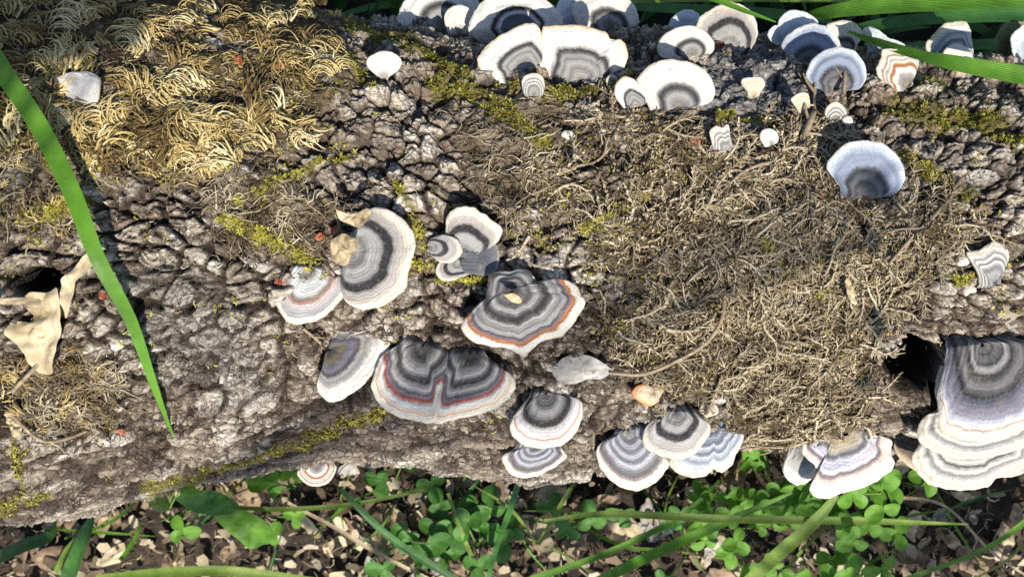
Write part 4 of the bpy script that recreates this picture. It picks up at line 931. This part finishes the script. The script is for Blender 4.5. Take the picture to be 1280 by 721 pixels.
def pebble(x, y, s, lab, asp=.8, mat=CHALK, name='snail_shell', cat='shell', seed=0):
    P, n = on_log(x, y, .001); u = np.linspace(0, math.pi, 12)[:, None]; v = np.linspace(0, 2 * math.pi, 20)[None, :-1]
    r_ = pxw(s, P[0][2])
    d = np.stack([np.sin(u) * np.cos(v), asp * np.sin(u) * np.sin(v), .6 * np.cos(u) + 0 * v], -1)
    d *= (r_ * (1 + .16 * pnoise(d[..., 0] * 2.1 + seed, d[..., 1] * 2.1 + d[..., 2], seed)))[..., None]
    o = ob(name, mesh_np(name, d.reshape(-1, 3), grid_faces(12, 19, True), True, {'tint': np.full(12 * 19, .6)}), mat, None, lab, cat); o.location = P[0]
pebble(148, 428, 9, 'tiny white snail shell on dark bark by the long green blade', seed=2)
pebble(1055, 158, 7, 'tiny grey-white round scale near the lone blue fan bracket', .9, name='fungus_button', cat='fungus', seed=5)
pebble(710, 168, 9, 'tiny cream fungus button at the edge of the wiry moss', .7, name='fungus_button', cat='fungus', seed=6)
pebble(752, 166, 6, 'tiny pale fungus knob below the orange edged white bracket', .8, name='fungus_button', cat='fungus', seed=7)
pebble(897, 492, 13, 'flat grey-white crust beside the cream knob bracket', .45, name='fungus_button', cat='fungus', seed=8)
pebble(1215, 365, 9, 'pale grey fungus button below the small bright white bracket', .9, name='fungus_button', cat='fungus', seed=9)
pebble(1202, 326, 9, 'round white fungus button touching the small bright white bracket', .8, name='fungus_button', cat='fungus', seed=10)
# forked moss stems and twigs standing on the log
tw = [([(1048, 122), (1046, 100), (1044, 78), (1042, 62)], .011, .0010, .0004, 'forked brown moss stem standing in front of the pale rimmed blue bracket'),
      ([(1000, 175), (1010, 150), (1016, 130), (1014, 105)], .006, .0015, .0006, 'thick brown moss stem below the shaded blue trio'),
      ([(690, 222), (720, 205), (745, 195), (762, 185)], .004, .0008, .0004, 'thin pale twig on moss near the cream fungus button'),
      ([(742, 155), (758, 140), (772, 125)], .004, .0010, .0005, 'short pale twig by the orange edged white bracket'),
      ([(960, 206), (940, 212), (920, 222), (890, 250)], .004, .0008, .0004, 'brown arching twig at the top of the wiry moss'),
      ([(1052, 535), (1050, 555), (1042, 572)], .006, .0013, .0008, 'mossy stem hanging over the wide lilac grey bracket'),
      ([(985, 560), (960, 575), (935, 590), (905, 598)], .004, .0010, .0005, 'brown fibrous root trailing off the log over the clover'),
      ([(380, 410), (398, 435), (405, 442)], .005, .0007, .0005, 'straw coloured stem beside the white fringed bracket'),
      ([(1196, 226), (1170, 262), (1130, 300), (1100, 330)], .005, .0011, .0005, 'long pale moss stem running down from the pale bark')]
for pts_, h, r0, r1, lab in tw:
    t = empty('twig', (0, 0, 0), lab, 'twig')
    P = log_path(pts_, np.linspace(h * .6, h, len(pts_))); tube_ob('stem', P, r0, r1, TWIG, t, rough=.3)
    for k in range(1, len(pts_)):
        d = P[k] - P[k - 1]; s = np.array([-d[1], d[0], .2 * abs(d[0])]) * (1 if k % 2 else -1)
        tube_ob('side_shoot', np.array([P[k] - d * .35, P[k] + s * .3, P[k] + s * .45 + d * .3]), r0 * .6, r1 * .6, TWIG, t, n=8, sides=5)

# ------------------------------------------------------------------ behind the log: shaded tall grass
def gz_at(x, y): return 0.0
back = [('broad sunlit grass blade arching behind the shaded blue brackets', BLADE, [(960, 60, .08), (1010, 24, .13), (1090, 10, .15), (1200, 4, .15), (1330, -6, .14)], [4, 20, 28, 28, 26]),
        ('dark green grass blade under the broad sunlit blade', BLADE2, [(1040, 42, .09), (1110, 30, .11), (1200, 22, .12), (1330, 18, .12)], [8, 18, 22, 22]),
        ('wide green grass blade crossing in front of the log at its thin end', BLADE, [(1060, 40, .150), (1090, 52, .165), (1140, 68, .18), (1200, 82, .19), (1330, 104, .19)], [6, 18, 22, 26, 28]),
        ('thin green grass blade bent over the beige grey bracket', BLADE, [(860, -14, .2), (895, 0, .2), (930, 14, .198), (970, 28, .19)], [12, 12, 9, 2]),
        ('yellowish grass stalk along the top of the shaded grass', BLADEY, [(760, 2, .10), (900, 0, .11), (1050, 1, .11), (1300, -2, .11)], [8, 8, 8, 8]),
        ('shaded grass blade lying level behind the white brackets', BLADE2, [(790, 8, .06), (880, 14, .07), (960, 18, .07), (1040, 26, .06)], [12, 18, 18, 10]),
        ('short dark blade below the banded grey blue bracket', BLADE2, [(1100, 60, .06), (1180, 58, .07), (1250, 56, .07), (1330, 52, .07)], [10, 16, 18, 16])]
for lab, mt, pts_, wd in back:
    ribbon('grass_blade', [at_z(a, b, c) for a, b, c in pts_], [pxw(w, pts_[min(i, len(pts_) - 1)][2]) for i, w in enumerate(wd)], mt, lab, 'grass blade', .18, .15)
# mass of low shaded grass beyond the log
N = 900
gxp = RNG.uniform(-.42, .42, N); gyp = RNG.uniform(.10, .42, N)
a = RNG.uniform(0, 2 * math.pi, N); L = RNG.uniform(.03, .10, N)
K = 6; f = np.linspace(0, 1, K)
Pg = np.stack([gxp[:, None] + np.cos(a)[:, None] * L[:, None] * f ** 1.5 * .8, gyp[:, None] + np.sin(a)[:, None] * L[:, None] * f ** 1.5 * .8, -.006 + L[:, None] * (f - .45 * f ** 2.4)], -1)
Wg = (RNG.uniform(.0015, .0042, N)[:, None] * (1 - f ** 2.2)[None] + .0002)
sx = np.stack([-np.sin(a), np.cos(a), 0 * a], -1)[:, None]
V = np.stack([Pg - sx * Wg[..., None], Pg + sx * Wg[..., None]], 2)
F = (grid_faces(K, 2)[None] + (np.arange(N) * K * 2)[:, None, None]).reshape(-1, 4)
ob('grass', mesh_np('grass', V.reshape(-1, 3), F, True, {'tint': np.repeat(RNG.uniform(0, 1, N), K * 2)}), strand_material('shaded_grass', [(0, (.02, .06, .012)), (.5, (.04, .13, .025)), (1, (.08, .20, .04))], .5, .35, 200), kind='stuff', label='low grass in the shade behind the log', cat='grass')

# ------------------------------------------------------------------ in front of the log: litter, clover, grass
def litter_leaf(seed):
    rg = np.random.default_rng(seed); k = 9
    outl = [((.55 + .45 * rg.uniform()) * math.cos(t) * .62, (.75 + .3 * rg.uniform()) * math.sin(t)) for t in np.linspace(0, 2 * math.pi, k + 1)[:-1]]
    O = smooth_path(np.array(outl + [outl[0]]), 20); us = np.linspace(0, 1, 5); V = np.array([O * u for u in us]); X, Y = V[..., 0], V[..., 1]
    Z = .45 * rg.uniform(-1, 1) * X ** 2 + .4 * rg.uniform(-1, 1) * Y ** 2 + .22 * pnoise(X * 2 + seed, Y * 2, seed) + .10 * pnoise(X * 5, Y * 5, seed + 2)
    uv = np.stack([X * .5 + .5, Y * .5 + .5], -1).reshape(-1, 2)
    return mesh_np('dead_leaf', np.stack([X, Y, Z], -1).reshape(-1, 3), grid_faces(5, 20), True, None, uv)
LITTER = [litter_leaf(s) for s in range(14)]
for i, me in enumerate(LITTER): me.materials.append([DRYB, DRY, DRYB, DRY, DRYG, DRY, DRYB][i % 7])
spots = []
for i in range(230):
    x = RNG.uniform(-.36, .36); y = RNG.uniform(-.24, -.06); spots.append((x, y))
for i, (x, y) in enumerate(spots):
    mn = LITTER[i % 14].materials[0].name; wd_ = {'brown_leaf': 'dark brown', 'dry_leaf': 'pale tan', 'grey_leaf': 'grey'}[mn]
    o = ob('dead_leaf', LITTER[i % 14], None, None, 'crumpled %s dead leaf in the litter on the soil below the log' % wd_, 'leaf', wd_ + ' dead leaves littering the soil')
    s = RNG.uniform(.006, .015); o.scale = (s, s, s); o.location = (x, y, RNG.uniform(.001, .009)); o.rotation_euler = (RNG.normal(0, .35), RNG.normal(0, .35), RNG.uniform(0, 6.3))
# fine litter: chips, needles and crumbs
N = 4200; P0 = np.stack([RNG.uniform(-.4, .4, N), RNG.uniform(-.26, -.04, N), RNG.uniform(-.004, .005, N)], 1); n0 = np.tile(np.array([0, 0, 1.0]), (N, 1))
pts = curl_strands(P0, n0, RNG.uniform(0, 6.3, N), RNG.uniform(.003, .012, N), RNG.normal(0, .8, N), RNG.uniform(0, .25, N), 4, .25)
ch = [tubes_t(pts, RNG.uniform(.0003, .0009, N)[:, None] * np.linspace(1, .5, 4)[None], RNG.uniform(0, 1, N))]
N = 1800; P0 = np.stack([RNG.uniform(-.4, .4, N), RNG.uniform(.1, .4, N), RNG.uniform(-.004, .005, N)], 1); n0 = np.tile(np.array([0, 0, 1.0]), (N, 1))
pts = curl_strands(P0, n0, RNG.uniform(0, 6.3, N), RNG.uniform(.003, .012, N), RNG.normal(0, .8, N), RNG.uniform(0, .25, N), 4, .25)
ch.append(tubes_t(pts, RNG.uniform(.0003, .0009, N)[:, None] * np.linspace(1, .5, 4)[None], RNG.uniform(0, 1, N)))
N = 2600; c_ = np.stack([RNG.uniform(-.4, .4, N), RNG.uniform(-.26, -.05, N), RNG.uniform(-.001, .010, N)], 1); aa = RNG.uniform(0, 6.3, N)
e1 = np.stack([np.cos(aa), np.sin(aa), RNG.normal(0, .4, N)], -1); e2 = np.stack([-np.sin(aa), np.cos(aa), RNG.normal(0, .4, N)], -1)
l1 = (.0012 + .0045 * RNG.uniform(0, 1, N) ** 1.6)[:, None]; l2 = l1 * RNG.uniform(.35, .9, N)[:, None]; nz = np.cross(e1, e2)
cv = [c_ + e1 * l1 * u_ + e2 * l2 * w_ * RNG.uniform(.6, 1.2, (N, 1)) + nz * l1 * (.25 * abs(u_) + RNG.uniform(-.12, .12, (N, 1))) for u_, w_ in ((-1, -.5), (-1, .5), (0, -1), (0, 1), (1, -.5), (1, .5))]
vv = np.stack(cv, 1).reshape(-1, 3); ff = (np.array([[0, 2, 3, 1], [2, 4, 5, 3]])[None] + (np.arange(N) * 6)[:, None, None]).reshape(-1, 4)
ch.append((vv, ff, np.repeat(np.clip(RNG.normal(.5, .3, N), 0, 1), 6)))
stuff('leaf_litter', 'fine brown litter of needles, crumbs and chips on the soil', 'litter', ch, strand_material('litter', [(0, (.035, .024, .015)), (.4, (.12, .085, .053)), (.75, (.29, .23, .155)), (1, (.46, .40, .30))]))

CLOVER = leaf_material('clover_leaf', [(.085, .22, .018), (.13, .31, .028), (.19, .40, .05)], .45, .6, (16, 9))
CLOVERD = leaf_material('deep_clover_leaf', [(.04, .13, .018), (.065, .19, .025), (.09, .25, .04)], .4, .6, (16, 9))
def leaflet():
    O = np.array([(math.sin(t) * (.40 - .06 * math.cos(t)), .5 - .5 * math.cos(t)) for t in np.linspace(0, 2 * math.pi, 17)[:-1]])
    O = np.vstack([O, O[:1]]); V = np.array([np.array([0, .45]) + (O - np.array([0, .45])) * u for u in np.linspace(0, 1, 5)]); X, Y = V[..., 0], V[..., 1]
    Z = .55 * np.abs(X) ** 1.5 - .18 * (Y - .3) ** 2
    return mesh_np('leaf', np.stack([X, Y, Z], -1).reshape(-1, 3), grid_faces(5, 17), True, None, np.stack([X + .5, Y], -1).reshape(-1, 2))
LEAFLET, LEAFLETD = leaflet(), leaflet(); LEAFLET.materials.append(CLOVER); LEAFLETD.materials.append(CLOVERD)
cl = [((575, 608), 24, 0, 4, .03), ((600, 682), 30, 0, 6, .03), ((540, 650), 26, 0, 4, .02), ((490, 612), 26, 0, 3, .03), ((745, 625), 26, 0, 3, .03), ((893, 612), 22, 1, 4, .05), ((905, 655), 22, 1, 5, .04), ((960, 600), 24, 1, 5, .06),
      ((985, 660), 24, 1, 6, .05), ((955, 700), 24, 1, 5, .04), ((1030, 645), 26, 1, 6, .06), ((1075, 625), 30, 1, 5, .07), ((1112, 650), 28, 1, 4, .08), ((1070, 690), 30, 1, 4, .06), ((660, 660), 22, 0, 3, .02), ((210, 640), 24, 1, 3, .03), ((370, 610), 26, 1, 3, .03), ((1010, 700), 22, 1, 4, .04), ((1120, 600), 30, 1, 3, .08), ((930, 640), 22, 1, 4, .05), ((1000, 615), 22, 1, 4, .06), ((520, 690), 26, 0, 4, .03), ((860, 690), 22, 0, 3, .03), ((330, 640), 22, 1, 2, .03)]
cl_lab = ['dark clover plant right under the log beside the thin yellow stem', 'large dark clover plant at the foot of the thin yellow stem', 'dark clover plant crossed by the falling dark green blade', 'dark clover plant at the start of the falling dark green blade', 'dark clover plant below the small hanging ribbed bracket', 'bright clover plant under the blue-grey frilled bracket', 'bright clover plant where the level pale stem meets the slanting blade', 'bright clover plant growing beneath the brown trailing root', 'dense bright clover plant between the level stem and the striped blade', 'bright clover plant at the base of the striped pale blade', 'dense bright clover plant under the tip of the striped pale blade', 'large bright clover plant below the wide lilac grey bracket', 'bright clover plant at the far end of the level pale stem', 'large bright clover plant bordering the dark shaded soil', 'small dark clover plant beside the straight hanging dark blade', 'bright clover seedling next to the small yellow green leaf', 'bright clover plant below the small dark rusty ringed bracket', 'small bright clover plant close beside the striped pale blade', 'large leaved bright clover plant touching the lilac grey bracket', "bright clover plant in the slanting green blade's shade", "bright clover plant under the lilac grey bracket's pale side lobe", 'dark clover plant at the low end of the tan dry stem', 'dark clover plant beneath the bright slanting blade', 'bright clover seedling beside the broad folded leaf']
for i, ((x, y), s, br, nl, h) in enumerate(cl):
    B = at_z(x, y, 0.0); pl = empty('clover_plant', tuple(B), cl_lab[i], 'plant', 'clover plants below the log')
    for k in range(nl):
        a = RNG.uniform(0, 6.3); rr = RNG.uniform(.2, 1.0) * .020 + .004; hh = h * RNG.uniform(.6, 1.1)
        tip = np.array([math.cos(a) * rr, math.sin(a) * rr, hh]); tip[:2] += (at_z(x, y, hh) - B)[:2]
        tube_ob('stem', np.array([[0, 0, -.004], [tip[0] * .4, tip[1] * .4, hh * .6], tip]), .0006, .0004, STEM, pl, n=8, sides=5)
        a2 = RNG.uniform(0, 6.3)
        for q in range(3):
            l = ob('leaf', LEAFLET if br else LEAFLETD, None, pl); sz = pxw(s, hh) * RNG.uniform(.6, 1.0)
            l.scale = (sz, sz, sz); l.location = tip; l.rotation_euler = (RNG.normal(.05, .25), RNG.normal(0, .25), a2 + q * 2.094 + RNG.normal(0, .12))
for i in range(34):
    x, y = RNG.uniform(60, 1260), RNG.uniform(615, 720); a = RNG.normal(0, .6) + (0 if RNG.uniform() < .6 else 1.4); ln = RNG.uniform(30, 90); h = RNG.uniform(.01, .04); k_ = RNG.uniform(-.25, .25)
    pts_ = [(x - math.cos(a) * ln, y + math.sin(a) * ln, h * .3), (x - k_ * ln * math.sin(a), y - k_ * ln * math.cos(a), h), (x + math.cos(a) * ln, y - math.sin(a) * ln, h * .8)]
    ribbon('grass_blade', [at_z(*q_) for q_ in pts_], [.0008, .0022 * RNG.uniform(.6, 1.3), .0003], [BLADE, BLADE2, BLADEY][i % 3], 'thin short %s grass blade among the clover and litter' % ['bright green', 'dark green', 'yellowish'][i % 3], 'grass blade', .2, .1, ['bright green', 'dark green', 'yellowish'][i % 3] + ' thin blades in the litter', n=14, nv=3)
front = [('pale green stem running level through the clover below the log', BLADEY, [(680, 650, .05), (760, 642, .06), (900, 648, .065), (1080, 651, .065), (1210, 655, .05)], [3, 8, 10, 9, 1.5]),
         ('bright green grass blade slanting up towards the log through the clover', BLADE, [(730, 735, .03), (800, 700, .045), (880, 664, .06), (990, 615, .07)], [13, 13, 12, 3]),
         ('thin green grass blade beside the bright slanting one', BLADE, [(660, 725, .03), (760, 690, .04), (850, 645, .05), (900, 600, .05)], [8, 8, 7, 3]),
         ('pale striped grass blade standing in front of the clover', BLADEY, [(920, 740, .04), (975, 690, .06), (1020, 650, .07), (1055, 605, .075)], [15, 16, 14, 4]),
         ('dark green grass blade falling away from the log over brown litter', BLADE2, [(425, 610, .05), (480, 665, .04), (530, 700, .03), (590, 735, .02)], [6, 9, 10, 8]),
         ('dark narrow grass blade hanging straight down below the ringed bracket', BLADE2, [(650, 596, .06), (636, 640, .05), (618, 690, .03), (608, 735, .02)], [7, 9, 8, 6]),
         ('yellow green grass stem lying level under the small rusty bracket', BLADEY, [(285, 634, .04), (360, 636, .045), (440, 630, .045), (530, 612, .04)], [5, 6, 6, 4]),
         ('tan dry stem slanting across the litter', DRY, [(360, 628, .03), (420, 660, .03), (470, 690, .025), (560, 735, .02)], [4, 5, 5, 4]),
         ('curved green grass blade over the darkest soil', BLADE, [(1290, 645, .06), (1240, 680, .06), (1190, 702, .05), (1110, 730, .04)], [8, 9, 8, 6]),
         ('broad bluish green grass blade beside the dark arrow shaped blade', BLADE2, [(78, 745, .02), (95, 700, .04), (108, 668, .05), (118, 640, .055)], [26, 26, 22, 4]),
         ('yellow green grass blade lying flat at the edge of the litter', BLADEY, [(120, 722, .03), (200, 716, .04), (290, 714, .04), (420, 728, .03)], [8, 13, 13, 6]),
         ('dark arrow shaped blade poking out under the log', BLADE2, [(-10, 700, .02), (30, 682, .03), (62, 670, .035), (70, 650, .03)], [16, 18, 16, 3]),
         ('thin yellow grass stem rising through the dark clover', BLADEY, [(560, 616, .04), (575, 660, .035), (600, 720, .02)], [4, 6, 6]),
         ('thin straw curving over the dark soil', DRY, [(1110, 620, .03), (1180, 632, .03), (1240, 690, .02), (1300, 730, .01)], [4, 4, 4, 3]),
         ('small green stem leaning by the bluish green blade', BLADE, [(150, 700, .02), (168, 676, .04), (178, 650, .05)], [6, 8, 3]),
         ('olive stem beside the broad bluish green blade', BLADEY, [(70, 715, .01), (82, 690, .02), (96, 672, .03)], [8, 9, 5])]
for lab, mt, pts_, wd in front:
    ribbon('grass_blade', [at_z(a_, b_, c_) for a_, b_, c_ in pts_], [pxw(w, .05) for w in wd], mt, lab, 'grass blade', .22, .1)
r = px_leaf('green_leaf', [(270, 645), (290, 636), (318, 642), (338, 656), (349, 672), (330, 680), (312, 686), (296, 672), (282, 660)], 0, CLOVER, 'bright green broad leaf folded over litter below the log', 'leaf', .2, .06, 31, ground=.05)
r = px_leaf('green_leaf', [(222, 620), (238, 613), (268, 613), (290, 622), (300, 632), (286, 642), (262, 644), (238, 636)], 0, CLOVERD, 'dark green broad leaf beside the bright folded one', 'leaf', .25, .06, 32, ground=.058)
r = px_leaf('green_leaf', [(188, 624), (200, 619), (212, 624), (212, 636), (198, 640), (190, 634)], 0, BLADEY, 'small yellow green leaf under the log rim', 'leaf', .25, .06, 33, ground=.05)

# ------------------------------------------------------------------ unseen leafy branch, added toward the sun to throw shade patches
br = empty('shade_branch', (0, 0, 0), 'unseen leafy branch added high over the log to cast shade', 'branch')
shade = [((-60, 10), 34, 26), ((20, 25), 34, 24), ((90, 8), 34, 26), ((160, 30), 22, 16), ((190, -10), 22, 22), ((50, 35), 26, 20), ((110, 22), 26, 20), ((0, 45), 26, 18), ((150, -10), 30, 24), ((60, -20), 34, 24), ((20, 5), 26, 20), ((75, 12), 22, 16), ((130, 0), 22, 18), ((175, 18), 16, 15), ((-20, -40), 30, 20), ((100, -40), 30, 20),
         ((1070, 210), 17, 13), ((1100, 240), 14, 12), ((1085, 300), 12, 12), ((1090, 400), 10, 22), ((1080, 470), 10, 20), ((1100, 45), 12, 7), ((1185, 42), 12, 9), ((1262, 45), 12, 10), ((1310, 60), 15, 12)]
SHL = leaf_material('shade_leaf', [(.03, .09, .02), (.05, .14, .03), (.07, .18, .04)], .12, .4, (16, 9))
s_v = np.array(SUN); c_all = []
def sun_leaf(P, lx, ly, dist, rot):
    C = P + s_v * dist; me, _ = leaf_shape([(0, -ly), (lx * .6, -ly * .6), (lx, 0), (lx * .55, ly * .7), (0, ly * 1.1), (-lx * .6, ly * .65), (-lx, 0), (-lx * .6, -ly * .6)], seed=int(abs(P[0]) * 999), curl=.2, wav=.05)
    o = ob('leaf', me, SHL, br); o.location = C; q_ = SUN.to_track_quat('Z', 'Y'); o.rotation_euler = (q_.to_matrix() @ Matrix.Rotation(rot, 3, 'Z')).to_euler()
    return C
for (x, y), w, h_ in shade:
    P = on_log(x, y)[0][0]; c_all.append(sun_leaf(P, pxw(w * 1.15, .2), pxw(h_ * 1.25, .2), .55 + RNG.uniform(0, .06), RNG.normal(0, .3)))
gshade = [((1060, 700), 30, 22), ((1210, 640), 40, 22), ((1290, 680), 40, 30), ((1180, 725), 50, 26), ((1160, 640), 26, 16), ((1230, 700), 40, 30), ((720, 620), 26, 14), ((860, 715), 26, 16), ((660, 690), 24, 16), ((520, 640), 22, 12), ((1100, 660), 40, 22), ((1180, 690), 40, 30), ((1250, 640), 36, 26), ((1260, 710), 40, 30), ((1130, 720), 40, 22), ((700, 660), 26, 20), ((760, 700), 30, 22), ((810, 650), 24, 18), ((560, 620), 20, 12), ((480, 700), 16, 10), ((30, 690), 40, 22), ((640, 715), 22, 14), ((390, 690), 22, 12)]
for (x, y), w, h_ in gshade:
    P = at_z(x, y, .03); c_all.append(sun_leaf(P, pxw(w * 1.1, 0), pxw(h_ * 1.2, 0), .62 + RNG.uniform(0, .08), RNG.normal(0, .4)))
hubp = np.array([.05, -1.1, 1.6]); C = np.array(c_all)
for c in C:
    m_ = c * .55 + hubp * .45 + np.array([0, 0, .08]); tube_ob('stem', np.array([hubp, m_, c]), .0025, .0008, TWIG, br, n=10, sides=5)
